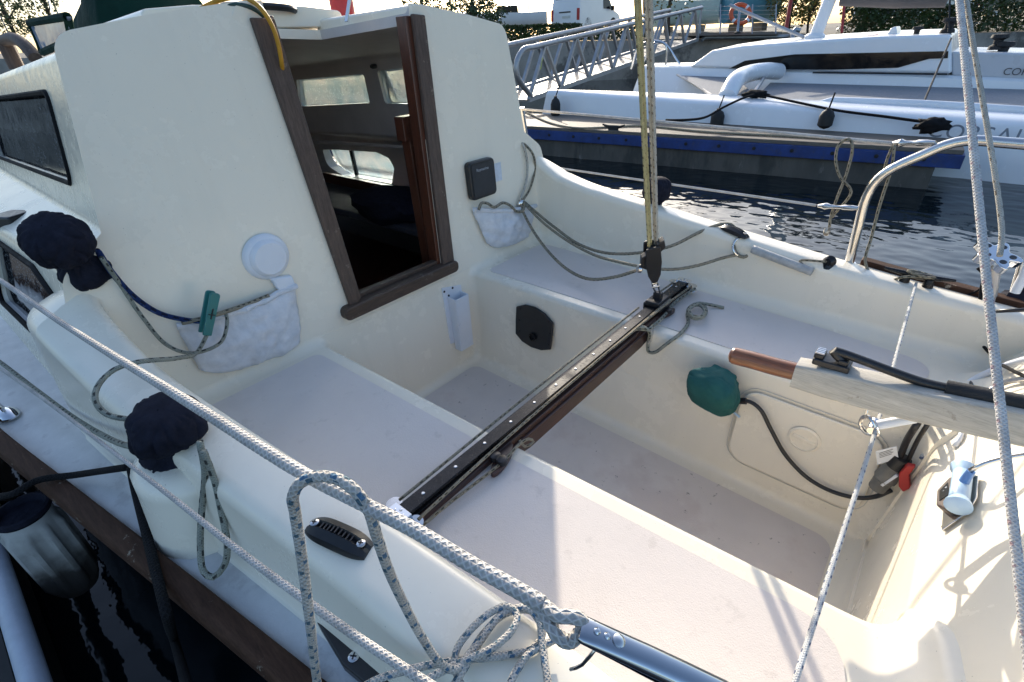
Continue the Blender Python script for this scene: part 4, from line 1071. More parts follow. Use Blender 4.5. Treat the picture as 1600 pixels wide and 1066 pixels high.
rope('traveller_line', [V((XT-.050, -.668, .034)), Zp(1055, 472, .02), cs, Zp(1022, 508, .03), Zp(1012, 515, .035), Zp(996, 514, .04), Zp(990, 516, .04), Zp(1004, 511, .05), Zp(1014, 518, .03), Yp(1013, 535, -.33), Yp(1013, 549, -.325), Yp(1022, 551, -.32), Yp(1045, 535, -.33), Zp(1062, 522, .008), Zp(1075, 505, .008), Zp(1074, 490, .012), Zp(1080, 478, .02), Zp(1095, 474, .022), Zp(1103, 482, .02), Zp(1098, 496, .02), Zp(1085, 498, .02), Zp(1075, 490, .026), Zp(1078, 480, .032), Zp(1092, 477, .034), Zp(1101, 484, .032), Zp(1095, 495, .032), Zp(1083, 494, .036), Zp(1077, 485, .040), Zp(1090, 475, .040), Zp(1108, 476, .016), Zp(1131, 481, .008)], .0056, M['r_grn'], 'grey flecked line coiled on the far seat behind the traveller', 'rope', n=10, step=.006)
# ---- green cloth bag over the throttle, cable, plugs
gb = MB(); c = rpx(1117, 606, .06)
Rg = Matrix((V((1, 0, 0)), V((0, 1, 0)), V((0, 0, 1)))).transposed()
rr = []; ax = V((.18, .9, -.45)).normalized(); x_ = ax.cross(V((1, 0, 0))).normalized(); y_ = ax.cross(x_)
prof = cr([V((a, b, 0)) for a, b in ((.60, -.55), (.66, -.42), (.82, -.25), (.98, .0), (1.0, .3), (.86, .55), (.5, .70), (.02, .74))], .025)
for p in prof:
    row = []
    for k in range(90):
        a = 2*math.pi*k/90
        f = 1+.12*noise.noise(V((math.cos(a)*1.3, math.sin(a)*1.3, p.y*1.5)))+.05*math.sin(a*9)*max(0, .2-p.y)+.045*noise.noise(V((math.cos(a)*4, math.sin(a)*4, p.y*4)))
        sq = 1/max(abs(math.cos(a)), abs(math.sin(a)))**.45
        f -= .06*max(0, .5-abs(noise.noise(V((math.cos(a)*2.2+4, math.sin(a)*2.2, p.y*2.)))*5))
        row.append(c+ax*(p.y*.092)+x_*(math.cos(a)*p.x*.072*f*sq)+y_*(math.sin(a)*p.x*.076*f*sq))
    rr.append(row)
gb.grid(rr, closed=True)
gbo = tag(gb.build('cloth_cover', M['greenf'], None, angle=180), 'teal green cloth bag tied over a fitting on the far well side', 'cover')
rope('drawstring', [c+V((-.04, -.03, -.05)), rpx(1142, 640, .02), rpx(1156, 652, .02)], .0035, M['lblue'], '', '', parent=gbo)
MB().cyl(rpx(1148, 626, .03), rpx(1166, 627, .03), .010, 12).build('cable_gland', M['blk'], boat)
rope('cable', [rpx(1150, 626, .03), rpx(1172, 628, .03), rpx(1188, 640, .03), rpx(1205, 672, .03), rpx(1228, 712, .03), rpx(1262, 747, .03), rpx(1300, 768, .03), rpx(1340, 778, .03), rpx(1368, 776, .03), rpx(1392, 766, .03)], .0060, M['blk'], 'black cable sagging across the locker lid to the grey plug', 'cable', n=10)
pl = thing('plug', 'grey and black electric plug hanging in the aft corner of the well', 'plug', rpx(1385, 745, .04))
A, B_ = rpx(1370, 762, .045), rpx(1400, 728, .05); MB().tube([A, A*.6+B_*.4, A*.55+B_*.45, B_], [.020, .022, .026, .022], 14).build('plug_body', pm('grey_plug', (.16, .155, .14), .55, var=(30, .2)), pl, angle=30)
MB().tube([B_, B_+(B_-A)*.35], [.024, .020], 14).build('plug_collar', M['blk'], pl, angle=30)
MB().bar(rpx(1378, 758, .068), rpx(1402, 742, .072), .008, .006).build('plug_clip', M['wplas'], pl)
A2, B2 = rpx(1412, 762, .06), rpx(1424, 726, .065)
MB().prism([rpx(*p, .065) for p in ((1406, 735), (1418, 722), (1432, 724), (1422, 738), (1424, 758), (1412, 764), (1405, 755))], (0, .016, 0)).build('isolator_key', M['red'], None, bevel=.004)
tag(bpy.data.objects['isolator_key'], 'faded red plastic cap beside the grey plug', 'cap')
for dd, lb in ((0, 'thick black cable from the grey plug up under the tiller'), (14, 'thinner black cable from the red cap up under the tiller')):
    rope('cable', [rpx(1404+dd, 722, .05), rpx(1416+dd*1.2, 690, .06), rpx(1432+dd*1.2, 664, .09), Xp(1452+dd, 640, -1.66), Xp(1490+dd, 605, -1.74)], .0075 if dd == 0 else .0052, M['blk'], lb, 'cable', n=10)
tg = tag(MB().prism([rpx(*p, .06) for p in ((1368, 705), (1401, 697), (1404, 716), (1371, 726))], (0, .0012, 0)).build('paper_tag', pm('tag_card', (.72, .73, .74), .6, var=(30, .04)), None, smooth=False), 'white printed tag tied to the plug cables', 'tag')
tx = (rpx(1404, 716, .06)-rpx(1371, 726, .06)).normalized(); ty = (rpx(1368, 705, .06)-rpx(1371, 726, .06)).normalized(); tc = sum((rpx(*p, .0615) for p in ((1368, 705), (1401, 697), (1404, 716), (1371, 726))), V())/4
ink = pm('print_ink', (.04, .04, .045), .6)
for k in range(4): MB().bar(tc+ty*(.011-.004*k)-tx*.018, tc+ty*(.011-.004*k)+tx*(.016-.004*(k % 2)), .0016, .0006).build('print_line', ink, tg, smooth=False)
# small dotted rope along the aft corner
rope('rope_tail', [Xp(1440, 716, -1.62), Xp(1458, 688, -1.635), Xp(1478, 668, -1.65), Xp(1498, 655, -1.665)], .005, M['r_lash'], 'white and blue flecked line lying up the aft corner', 'rope')
# ---- shower handset on the sloping aft face
def tface(px, py, off=0.):
    n = V((1, 0, .584)); d = ray(px, py); y = 0.
    for _ in range(12):
        p = CAM + d*((-1.641+(xa(y, 0)-xa(0, 0))+off-CAM.dot(n))/d.dot(n))
        y = y*.6+p.y*.4
    return p
tn = V((.85, 0, .53)).normalized()
shp = MB().prism([tface(*p, .006) for p in ((1473, 830), (1476, 786), (1500, 752), (1530, 744), (1528, 778), (1516, 800))], tn*.003).build('shower_plate', M['steel'], boat, bevel=.001)
for p in ((1478, 825), (1482, 778), (1526, 752), (1514, 796)): MB().lathe([(.005, 0), (.005, .002), (.003, .003)], tface(*p)+tn*.003, tn, 12).build('plate_screw', M['blk_al'], shp)
mb = MB(); mb.prism([tface(*p)+tn*.003 for p in ((1480, 806), (1481, 782), (1502, 760), (1510, 762), (1508, 796), (1494, 812))], tn*.024); mb.build('shower_socket', pm('brown_plastic', (.10, .075, .065), .5), shp, bevel=.004)
MB().prism([tface(*p)+tn*.0275 for p in ((1487, 800), (1487, 784), (1500, 771), (1503, 790))], tn*.001).build('socket_glass', M['tint'], shp)
ha, hb = tface(1524, 752)+tn*.028, tface(1518, 806)+tn*.028
hs = tag(MB().tube(cr([ha, ha*.8+hb*.2, ha*.45+hb*.55, ha*.1+hb*.9, hb], .006), [.016]*3+[.015]*2+[.0155]*40 if False else .0155, 18).build('shower_handset', M['lblue'], None), 'pale blue plastic handset clipped to the sunlit aft face', 'handset')
dd_ = (hb-ha).normalized()
for e_, s_ in ((ha, -1), (hb, 1)): MB().lathe([(.0155, -.012), (.020, 0), (.021, .006), (.014, .011), (0, .012)], e_, dd_*s_, 20).build('handset_cap', M['lblue'], hs)
hm = ha*.5+hb*.5
MB().tube([hm, hm+(tface(1556, 766)+tn*.05-hm)*.9], [.009, .0065], 12).build('handset_stem', pm('blue_plastic', (.10, .24, .55), .4), hs)
rope('shower_hose', [tface(1552, 768)+tn*.05, tface(1575, 757)+tn*.05, tface(1600, 742)+tn*.04, tface(1640, 720)+tn*.02], .0045, M['steel'], 'thin grey hose running from the pale blue handset to the right', 'hose')
rope('white_hook', [tface(1494, 700)+tn*.004, tface(1505, 688)+tn*.008, tface(1508, 676)+tn*.010, tface(1505, 668)+tn*.012], .005, M['wplas'], 'small white strap end on the aft face under the tiller', 'strap', n=8)
# ---- far quarter: clamp post with lobed knob, cords, hoses
kc = V((-1.63, -.80, .285)); kn = (_f*-.55+V((0, 0, 1))*.75).normalized()
cp_ = thing('clamp_post', 'grey clamp post with white lobed handwheel on the far quarter', 'clamp', V((-1.65, -.81, .13)))
MB().tube([V((-1.668, -.805, .12)), kc], .0165, 16).build('post', pm('grey_post', (.45, .43, .42), .4, metal=.5, var=(20, .1)), cp_)
mb = MB(); kx = kn.orthogonal().normalized(); ky = kn.cross(kx)
q = []
for k in range(60):
    a = 2*math.pi*k/60; rr_ = .046+.013*math.cos(5*a); q.append(kc+kx*(rr_*math.cos(a))+ky*(rr_*math.sin(a))-kn*.012)
mb.prism(q, kn*.024); kb = mb.build('handwheel', M['chrome'], cp_, bevel=.006, seg=3)
for k in range(5):
    a = 2*math.pi*(k+.0)/5; c_ = kc+(kx*math.cos(a)+ky*math.sin(a))*.033+kn*.0122
    MB().lathe([(.0095, 0), (.0095, .0008), (.002, .0006)], c_, kn, 16, sc=(1, .75)).build('wheel_recess', M['blk'], kb)
rope('cord', [kc-kn*.02+V((.02, .012, -.02)), Yp(1537, 430, -.79), Yp(1533, 452, -.79), Yp(1530, 480, -.77), Yp(1526, 505, -.76), Yp(1530, 530, -.74), tface(1552, 558, .03), tface(1580, 578, .03), tface(1640, 604, .03)], .0042, M['r_blk'], 'black cord hanging from the lobed handwheel into the cockpit', 'cord')
rope('cord', [Yp(1535, 450, -.79), Yp(1520, 458, -.80), Yp(1503, 463, -.81)], .003, M['r_blk'], 'stiff black cord end sticking out below the handwheel', 'cord')
rope('cable', [Zp(1660, 478, .235), Zp(1605, 484, .225), Zp(1565, 486, .205), tface(1543, 500, .02), tface(1528, 530, .02), tface(1519, 565, .02), tface(1517, 590, .02), tface(1520, 618, .02)], .0050, M['blk'], 'black cable looping over the far corner of the stern', 'cable')
rope('hose', [tface(1660, 553, .02), tface(1600, 563, .02), tface(1560, 576, .02), tface(1525, 592, .02), tface(1495, 612, .02), tface(1470, 640, .02)], .0085, M['wplas'], 'white hose curving over the stern behind the tiller', 'hose', n=12)
rope('hose', [tface(1660, 590, .012), tface(1600, 592, .012), tface(1565, 600, .012), tface(1540, 615, .012), tface(1520, 640, .012)], .0065, M['steel'], 'grey hose lying under the white one on the stern', 'hose', n=12)
tag(MB().tube(cr([Yp(1600, 410, -.95), Yp(1588, 450, -.93), Yp(1575, 495, -.90)], .02), .013, 12).build('stern_rail_tube', M['steel'], boat))
mb = MB(); lump(mb, Yp(1592, 480, -.84), (.05, .05, .05), 8, .35, sub=3); o = mb.build('black_bag', M['fabric'], None); tag(o, 'small black bundle on the far corner of the stern', 'bundle')
mb = MB(); mb.lathe([(.011, 0), (.011, .09), (.016, .095), (.016, .11)], V((-1.70, -.785, .20)), (0, 0, 1), 14); mb.build('vent_pipe', M['wplas'], boat)
# ---- white stay crossing the right edge
ba, bb = Dp(1496, -30, .95), Dp(1612, 1080, .62)
rope('backstay_fall', [ba+(ba-bb)*.6, ba, ba*.5+bb*.5+V((0, 0, -.006)), bb, bb+(bb-ba)*.15], .0062, M['r_stay'], 'thick white rope slanting down the right side near the lens', 'rope', n=16, step=.005, amp=.05, freq=80)
rope('backstay_fall', [ba+(ba-bb)*.6+_r*.016, ba+_r*.012, Dp(1556, 360, .845)+_r*.010, Dp(1562, 400, .835)], .0042, M['r_gry'], 'thin second fall running beside the thick white rope', 'rope', n=10, step=.008)
# ---- on the coachroof
rope('hose', [V((.16, .47, .92)), Xp(292, 28, .11), Xp(322, 10, .085), Xp(352, -2, .075), Xp(385, -2, .06), Xp(408, 14, .02), Xp(425, 40, .012), Xp(435, 70, .012), Xp(440, 98, .02), Xp(442, 120, .06), V((.25, .16, .66))], .0058, pm('yellow_hose', (.50, .24, .012), .4, var=(30, .15)), 'yellow hose looping over the coachroof into the companionway', 'hose', n=12)
rope('hose', [V((.10, .46, .92)), Xp(305, 27, .065), Xp(325, 16, .062), Xp(350, 9, .06), Xp(378, 8, .055), Xp(400, 16, .05), Xp(418, 34, .06), V((.12, .22, .90))], .0055, pm('green_hose', (.01, .05, .045), .4, var=(30, .15)), 'dark green hose lying inside the yellow one', 'hose', n=12)
dod = thing('folded_canvas', 'dark green folded canvas with clear window on the coachroof', 'canvas', V((1.2, .3, .93)))
rr = []
for k in range(15):
    t = k/14; x = 1.45+.45*t; row = []
    for j in range(13):
        a = math.pi*j/12
        hgt = .34+.05*math.sin(t*5)+.03*noise.noise(V((t*6, j*.5, 2)))
        row.append(V((x, .02+.24*math.cos(a), .905-ZDR*x*.7+hgt*math.sin(a)**.7)))
    rr.append(row)
mb = MB(); mb.grid(rr); mb.f.append(list(range(13))); mb.f.append([14*13+j for j in range(13)]); mb.build('canvas', M['dgreen'], dod, angle=180)
vy = NT('clear_vinyl'); vy.p.inputs['Base Color'].default_value = (.30, .36, .46, 1); vy.p.inputs['Roughness'].default_value = .08
vy.l(vy.bump(vy.noise(6, 3, .5, vy.coord()), .3, .02), vy.p.inputs['Normal']); M['vinyl'] = vy.m
wq = [Yp(52, 36, .52), Yp(112, 26, .52), Yp(118, 62, .52), Yp(72, 82, .52)]
pn = MB().prism(wq, (0, .012, 0)).build('window_panel', M['vinyl'], dod, smooth=False)
ring = [p+V((0, .010, 0)) for p in wq]; MB().tube(ring+ring[:2], .012, 8, caps=False).build('panel_binding', M['dgreen'], pn)
MB().lathe([(.05, 0), (.05, .17), (.046, .18), (0, .18)], V((.75, -.47, .885)), (0, 0, 1), 24).build('canister', M['red'], None); tag(bpy.data.objects['canister'], 'red canister standing on the far side of the coachroof', 'canister')
MB().bar(Xp(541, 34, .30), Xp(549, -20, .30), .018, .003).build('hanging_strap', M['steel'], None); tag(bpy.data.objects['hanging_strap'], 'grey strap hanging in front of the hatch opening', 'strap')
# ------------------------------------------------------------------ the harbour
ZW = -.72
wt = NT('harbour_water'); wt.p.inputs['Base Color'].default_value = (.006, .011, .014, 1); wt.p.inputs['Roughness'].default_value = .03; wt.p.inputs['IOR'].default_value = 1.33
co = wt.coord((1, 1.5, 1)); n1 = wt.noise(5.5, 3, .55, co); n2 = wt.noise(1.3, 2, .5, co); n3 = wt.noise(17, 2, .5, co)
hh = wt.math('ADD', wt.math('MULTIPLY', n1, .55), wt.math('ADD', n2, wt.math('MULTIPLY', n3, .12)))
wt.l(wt.bump(hh, .4, .005), wt.p.inputs['Normal']); M['water'] = wt.m
def wave(x, y):
    q = V((x*3.2, y*4.2, 0)); h = .005*noise.noise(q*.5)+.0030*noise.noise(q*1.3+V((5, 1, 2)))+.0026*noise.noise(q*2.9+V((1, 7, 4)))+.0010*noise.noise(q*6.1+V((3, 2, 9)))
    return ZW+h
gx = [-400, -60, -14]+[-5+.026*k for k in range(440)]+[14, 60, 400]
gy = [-400, -60, -14]+[-6.9+.026*k for k in range(246)]+[2, 14, 60, 400]
wm = MB(); wm.grid([[V((x, y, wave(x, y) if -7 < y < 0 and -5.1 < x < 6.6 else ZW)) for y in gy] for x in gx])
o = wm.build('water', M['water'], None, base=(0, 0, ZW), angle=180); tag(o, 'dark rippled harbour water', 'water', kind='structure')
M['conc'] = pm('float_concrete', (.085, .08, .07), .75, var=(4, .3), bump=(40, .4, .004), dirt=[((.26, .25, .23), 5, .60, .55), ((.03, .032, .03), 2.2, .52, .7)], sc=(1, 1, .35))
M['blue'] = pm('blue_paint', (.012, .040, .17), .5, var=(7, .3), dirt=[((.04, .05, .09), 9, .56, .6)])
M['plank'] = woodmat('grey_planks', (.10, .085, .07), (.19, .16, .13), .75, (2, 30, 30), bump=.5)
M['rubber'] = pm('black_rubber', (.012, .012, .013), .7, var=(9, .3))
M['gelw'] = pm('white_gelcoat', (.74, .76, .79), .22, var=(2, .03), bump=(3, .04, .02))
M['gelg'] = pm('grey_gelcoat', (.50, .52, .56), .3, var=(2, .04))
M['net'] = pm('trampoline_mesh', (.22, .23, .25), .85, var=(30, .15), bump=(240, .6, .004))
M['glassd'] = pm('dark_glass', (.008, .009, .011), .12, var=(3, .2), spec=.25)
M['wall'] = pm('quay_concrete', (.30, .27, .235), .85, var=(1.2, .25), bump=(14, .5, .02), dirt=[((.05, .045, .04), .8, .52, .7), ((.30, .28, .25), 3, .64, .4)])
M['land'] = pm('gravel_ground', (.20, .18, .15), .9, var=(.6, .25), bump=(8, .6, .03))
M['galv'] = pm('galvanised', (.36, .37, .39), .45, metal=.7, var=(5, .12))
M['vanw'] = pm('white_car_paint', (.70, .71, .72), .2, var=(2, .02), coat=.4)
M['tyre'] = pm('tyre_rubber', (.015, .015, .016), .8)
M['leaf1'] = pm('leaf_dark', (.038, .062, .018), .55, var=(3, .3)); M['leaf2'] = pm('leaf_mid', (.045, .075, .015), .5, var=(3, .3)); M['leaf3'] = pm('leaf_yellow', (.20, .13, .012), .5, var=(3, .3)); M['leaf4'] = pm('leaf_lime', (.09, .11, .02), .5, var=(3, .3))
M['bark'] = pm('bark', (.05, .038, .028), .9, var=(8, .3), bump=(20, .6, .02))

# --- pontoon across the water
PA, PB = V((6.4, -5.27, -.3)), V((-1.556, -5.945, -.3)); pd = (PB-PA).normalized(); pn_ = V((pd.y, -pd.x, 0))
if pn_.y > 0: pn_ = -pn_
pon = thing('pontoon', 'long blue edged concrete pontoon across the water', 'pontoon', (2.4, -5.9, ZW))
def pbox(a, b, w0, w1, z0, z1):
    q = [PA+pd*a+pn_*w0, PA+pd*b+pn_*w0, PA+pd*b+pn_*w1, PA+pd*a+pn_*w1]
    return MB().prism([V((p.x, p.y, z0)) for p in q], (0, 0, z1-z0))
LP = (PB-PA).length
pbox(-4, LP-.02, .03, 1.35, -.345, -.300).build('deck', M['plank'], pon, bevel=.006)
pbox(-4, LP-.20, .05, 1.30, ZW-.3, -.47).build('float', M['conc'], pon, bevel=.02)
bl_ = pbox(-4, LP, 0, .05, -.480, -.345); bs = bl_.build('fender_strip', M['blue'], pon, bevel=.006)
bl2 = pbox(LP-.05, LP+.001, .052, 1.35, -.465, -.345).build('fender_strip', M['blue'], pon, bevel=.006)
k = 2.2
while k < LP-.1:
    c = PA+pd*k-pn_*.001; MB().lathe([(.021, 0), (.021, .006), (.012, .008), (.0, .008)], V((c.x, c.y, -.405)), -pn_, 12).build('bolt', M['rubber'], bs); k += .42
c = PA+pd*4.05+pn_*.10
MB().tube([V((0, 0, -.255))+V((c.x, c.y, 0))+pd*a+V((0, 0, b)) for a, b in ((-.17, .025), (-.10, .0), (0, -.005), (.10, .0), (.17, .025))], [.010, .020, .026, .020, .010], 10).build('cleat', M['rubber'], pon)
MB().box(V((c.x, c.y, -.285)), (.14, .05, .04)).build('cleat_foot', M['rubber'], pon)

# --- white trimaran behind it
tri = thing('trimaran', 'white racing trimaran with black cabin windows beyond the pontoon', 'trimaran', (0, -9, ZW))
fa, fb = Yp(864, 141, -6.90), Yp(1640, 187, -6.62)
fdir = (fb-fa); L_ = fdir.length; fdir.normalize(); fs = V((fdir.y, -fdir.x, 0)).normalized()
if fs.y > 0: fs = -fs
rr = []
for k in range(40):
    t = k/39; s_ = -.02*L_+L_*1.35*t
    c = fa+fdir*s_; c.z = fa.z+(fb.z-fa.z)*min(1, max(0, s_/L_))**1.2
    w_ = .40*min(1, (.10+t*3.2))**.7
    rake = -.34*(1-min(1, t*9))
    row = []
    zt_ = c.z; zb_ = ZW-.15
    for j in range(17):
        a = math.pi*(j/16)
        yy = w_-w_*math.cos(a)
        zz = zt_-.16+.16*math.sin(a)**.55 if 0 < j < 16 else None
        if j == 0: p = V((c.x, c.y, 0))+fs*(.06); zz = zb_
        elif j == 16: p = V((c.x, c.y, 0))+fs*(2*w_-.06); zz = zb_
        else: p = V((c.x, c.y, 0))+fs*yy
        f_ = (zt_-zz)/(zt_-zb_)
        p = p + fdir*(rake*f_); p.z = zz
        row.append(p)
    rr.append(row)
mb = MB(); mb.grid(rr); mb.f.append(list(range(17))); flo = mb.build('float_hull', M['gelw'], tri, angle=60)
# raised locker line on the float
MB().tube([Yp(1282, 157, -7.2)+V((0, 0, -.02)), Yp(1300, 157.5, -7.2), Yp(1440, 163, -7.15), Yp(1640, 176, -7.05)], [.02, .05, .05, .05], 10).build('float_coaming', M['gelw'], flo)
text('hull_lettering', 'CORSAIR', .205, Yp(1450, 204, -6.54), fb-fa, (0, 0, 1), pm('lettering_grey', (.20, .23, .28), .5), flo, .004, align='LEFT', font_sc=1.12)
# main hull
Y1 = -9.75
def hp_(px, py, y=Y1): return Yp(px, py, y)
hl = [(962, 138), (986, 107), (1080, 106), (1250, 112), (1420, 118), (1660, 128)]
top = [hp_(*p) for p in hl]
mb = MB()
rr = []
for p in top:
    rr.append([V((p.x, p.y+.10, ZW-.1)), V((p.x, p.y, p.z-.02)), p+V((0, -.06, .02)), p+V((0, -.9, .05)), p+V((0, -1.9, .0)), V((p.x, p.y-2.0, ZW-.1))])
bow = top[0]
rr[0] = [V((bow.x+.25, bow.y-.9, ZW-.1))]+[V((bow.x, bow.y-.9, bow.z))]*4+[V((bow.x+.25, bow.y-.95, ZW-.1))]
rr[1] = [V((q.x, q.y*.5+(top[1].y-.95)*.5, q.z)) for q in rr[1]]
mb.grid(rr); mh = mb.build('main_hull', M['gelw'], tri, angle=45)
cabp = [(1076, 105), (1112, 79), (1160, 72), (1290, 62), (1380, 57), (1486, 54), (1487, 84), (1487, 116), (1280, 112)]
mb = MB(); q = [hp_(*p, Y1+.02) for p in cabp]
mb.prism(q, V((0, -1.5, .06))); cb = mb.build('coachroof', M['gelw'], tri, bevel=.05, seg=3)
MB().prism([hp_(*p, Y1+.022) for p in ((1140, 107), (1164, 95), (1242, 85), (1482, 80), (1481, 91), (1452, 92), (1403, 106), (1300, 109), (1242, 109))], (0, .01, 0)).build('cabin_window', M['glassd'], cb, smooth=False)
mb = MB(); mb.prism([hp_(*p, Y1-.05) for p in ((1487, 81), (1640, 84), (1640, 128), (1487, 118))], (0, -1.3, .02)); ck = mb.build('cockpit_coaming', M['gelg'], tri, bevel=.03, seg=3)
text('side_lettering', 'CORSAIR', .13, hp_(1606, 113, Y1-.04)+V((0, .012, 0)), fb-fa, (0, 0, 1), pm('lettering_dark', (.08, .08, .09), .5), ck, .002)
# nets between hull and float
def net(p4): return MB().add([Yp(a, b, c_) for a, b, c_ in p4], [(0, 1, 2, 3)]).build('trampoline', M['net'], tri, smooth=False)
net(((1204, 129, Y1+.02), (1640, 141, Y1+.02), (1640, 182, -7.35), (1182, 151, -7.5)))
net(((1062, 118, Y1+.02), (1150, 121, Y1+.02), (1180, 150, -7.6), (1110, 148, -7.6)))
MB().tube([Yp(1058, 117, Y1+.05), Yp(1085, 132, -8.9), Yp(1112, 149, -7.55)], .022, 6).build('net_lacing', M['r_white'], tri)
MB().tube(cr([Yp(1136, 152, -7.3), Yp(1147, 130, -7.6), Yp(1168, 116, -8.5), Yp(1195, 111, -9.1), Yp(1216, 112, -9.6)], .08), [.20, .19, .16, .14, .13]+[.13]*60 if False else .13, 14).build('cross_beam', M['gelw'], tri)
MB().tube([Yp(1196, 118, -9.2), Yp(1178, 146, -7.55)], .03, 8).build('beam_strut', M['galv'], tri)
# mast, boom with grey sail bag, shrouds
mt0, mt1 = Yp(1272, 62, Y1-.75), Yp(1308, -30, Y1-.75)
mb = MB(); mb.tube([mt0, mt1, mt1+(mt1-mt0)*2], .105, 14); mb.lathe([(.17, -.06), (.17, .06), (.12, .10)], mt0, (0, 0, 1), 16); msb = mb.build('mast', M['gelw'], tri)
MB().tube(cr([Yp(1318, -8, Y1-.8), Yp(1400, -3, Y1-.8), Yp(1482, -6, Y1-.8), Yp(1560, -12, Y1-.8)], .2), [.16, .17, .15, .10], 12).build('sail_bag', pm('grey_sail_bag', (.10, .09, .09), .8), tri) if False else None
MB().tube([Yp(1316, -4, Y1-.8), Yp(1400, -1, Y1-.8), Yp(1482, -3, Y1-.8)], .13, 12).build('sail_bag', pm('grey_sail_bag', (.12, .105, .10), .8), tri)
for a_, b_ in (((1482, 50, Y1-.2), (1486, -40, Y1-.5)), ((1440, 168, -7.25), (1486, 60, -8.9))): MB().tube([Yp(*a_), Yp(*b_)], .012, 6).build('shroud', M['rubber'], tri)
MB().tube([Yp(1140, 8, Y1-.8), Yp(1262, 61, Y1-.8)], .028, 8).build('bow_pole', M['galv'], tri)
for (px, py, s_) in ((1479, 46, 1.), (1555, 72, 1.), (1562, 86, 1.1), (1430, 52, .7)):
    c = Yp(px, py+6, Y1-.35); r0 = .09*s_
    MB().lathe([(r0*1.1, 0), (r0*1.0, r0*.5), (r0*.6, r0*.8), (r0*.65, r0*1.4), (r0*1.2, r0*1.7), (r0*1.1, r0*2.2), (0, r0*2.3)], c, (0, 0, 1), 14).build('deck_winch', M['rubber'], tri)
for pts in (((986, 108), (999, 72), (1035, 66), (1062, 100)), ((1000, 108), (1012, 84), (1022, 68), (1040, 70), (1040, 106))):
    MB().tube(cr([Yp(a, b, Y1-.6) for a, b in pts], .06), .022, 8).build('pulpit', M['steel'], tri)
mb = MB(); mb.prism([Yp(*p, Y1-.5) for p in ((1384, 57), (1392, 44), (1400, 41), (1402, 56))], (0, -.5, 0)); mb.build('hatch_hood', M['gelw'], tri, bevel=.02)
for pts in ((1330, 60, 1372, 56), (1372, 57, 1420, 55)): MB().tube([Yp(pts[0], pts[1], Y1-.4), Yp(pts[2], pts[3], Y1-.4)], .022, 6).build('deck_line', M['red'], tri)
MB().tube([Yp(1270, 113.5, Y1+.04), Yp(1480, 116, Y1+.04)], .012, 6).build('hull_line', M['rubber'], tri)
# black fenders slung from the float
def fender(px, py, y, h, r, lab, name='fender'):
    c = Yp(px, py, y)
    t = thing(name, lab, 'fender', c-V((0, 0, h/2)), 'black fenders hung along the trimaran')
    MB().lathe([(0, -h/2), (r*.6, -h/2+.02), (r, -h*.3), (r, h*.15), (r*.75, h*.34), (r*.35, h*.44), (r*.3, h*.52), (0, h*.53)], c, (0, 0, 1), 16).build('body', M['rubber'], t)
    MB().tube([c+V((0, 0, h*.5)), c+V((.0, -.12, h*.5+.16))], .010, 6).build('lanyard', M['r_blk'], t)
fender(868, 168, -6.70, .34, .085, 'black fender at the left tip of the white float')
fender(1121, 186, -6.68, .26, .09, 'black teardrop fender right of the mainsheet on the float')
fender(1291, 186, -6.58, .24, .085, 'small black fender near the middle of the white float')
rope('mooring_line', [V((c.x, c.y, -.25)) if False else Yp(1040, 188, -5.7), Yp(1062, 188, -5.75), Yp(1100, 184, -6.1), Yp(1130, 168, -6.5), Yp(1165, 152, -6.85), Yp(1186, 147, -7.15)], .016, M['r_blk'], 'dark mooring line from the pontoon cleat up to the white float', 'rope', n=8, step=.05)
rope('mooring_line', [Yp(1186, 147, -7.15), Yp(1250, 161, -6.85), Yp(1310, 173, -6.68), Yp(1380, 182, -6.58), Yp(1440, 190, -6.50), Yp(1462, 192, -6.45)], .016, M['r_blk'], 'long black line running along the white float', 'rope', n=8, step=.05)
mb = MB(); lump(mb, Yp(1456, 196, -6.42), (.15, .07, .08), 5, .6, sub=3); o = mb.build('rope_heap', M['r_blk'], None, angle=180); tag(o, 'heap of black rope on the pontoon end by the lettering', 'rope heap')
mb = MB(); lump(mb, Yp(1180, 147, -7.1), (.17, .06, .05), 6, .5, sub=3); o = mb.build('rope_heap', M['r_blk'], None, angle=180); tag(o, 'black rope hank at the foot of the white cross beam', 'rope heap')
mb = MB()
rope('dock_line', [Zp(812, 172, -.28)+V((0, 0, 0)), Zp(900, 200, -.285), Zp(1000, 197, -.285), Zp(1100, 206, -.285), Zp(1230, 213, -.285), Zp(1380, 221, -.285)], .014, M['r_tan'], 'tan line lying along the edge of the blue pontoon', 'rope', n=8, step=.05)

# --- quay wall, land
def qt(px, py, d): return Dp(px, py, d)
wl = [(-900, 112, 22), (0, 92, 21), (500, 76, 20.5), (780, 67, 20), (1090, 60, 20), (1350, 56, 20), (1600, 50, 20), (2300, 34, 22)]
mb = MB(); rr = []
for px, py, d in wl:
    p = qt(px, py, d); rr.append([V((p.x, p.y, ZW-.3)), p, p+_f*.5-V((0, 0, (_f*.5).z))])
mb.grid(rr); o = mb.build('quay_wall', M['wall'], None, smooth=False); tag(o, 'stained concrete quay wall behind the gangway and trimaran', 'wall')
rr = []
for (px, py, d) in wl:
    c0 = qt(px, py, d); h = V((_f.x, _f.y, 0)).normalized()
    sd2 = V((ray(px, 0).x, ray(px, 0).y, 0)).normalized()
    rr.append([c0+V((0, 0, .004)), c0+sd2*8+V((0, 0, .30)), c0+sd2*60+V((0, 0, .55)), c0+sd2*600+V((0, 0, 1.5))])
mb = MB(); mb.grid(rr); o = mb.build('ground', M['land'], None, angle=60); tag(o, 'gravel quay ground behind the wall', 'ground', kind='structure')
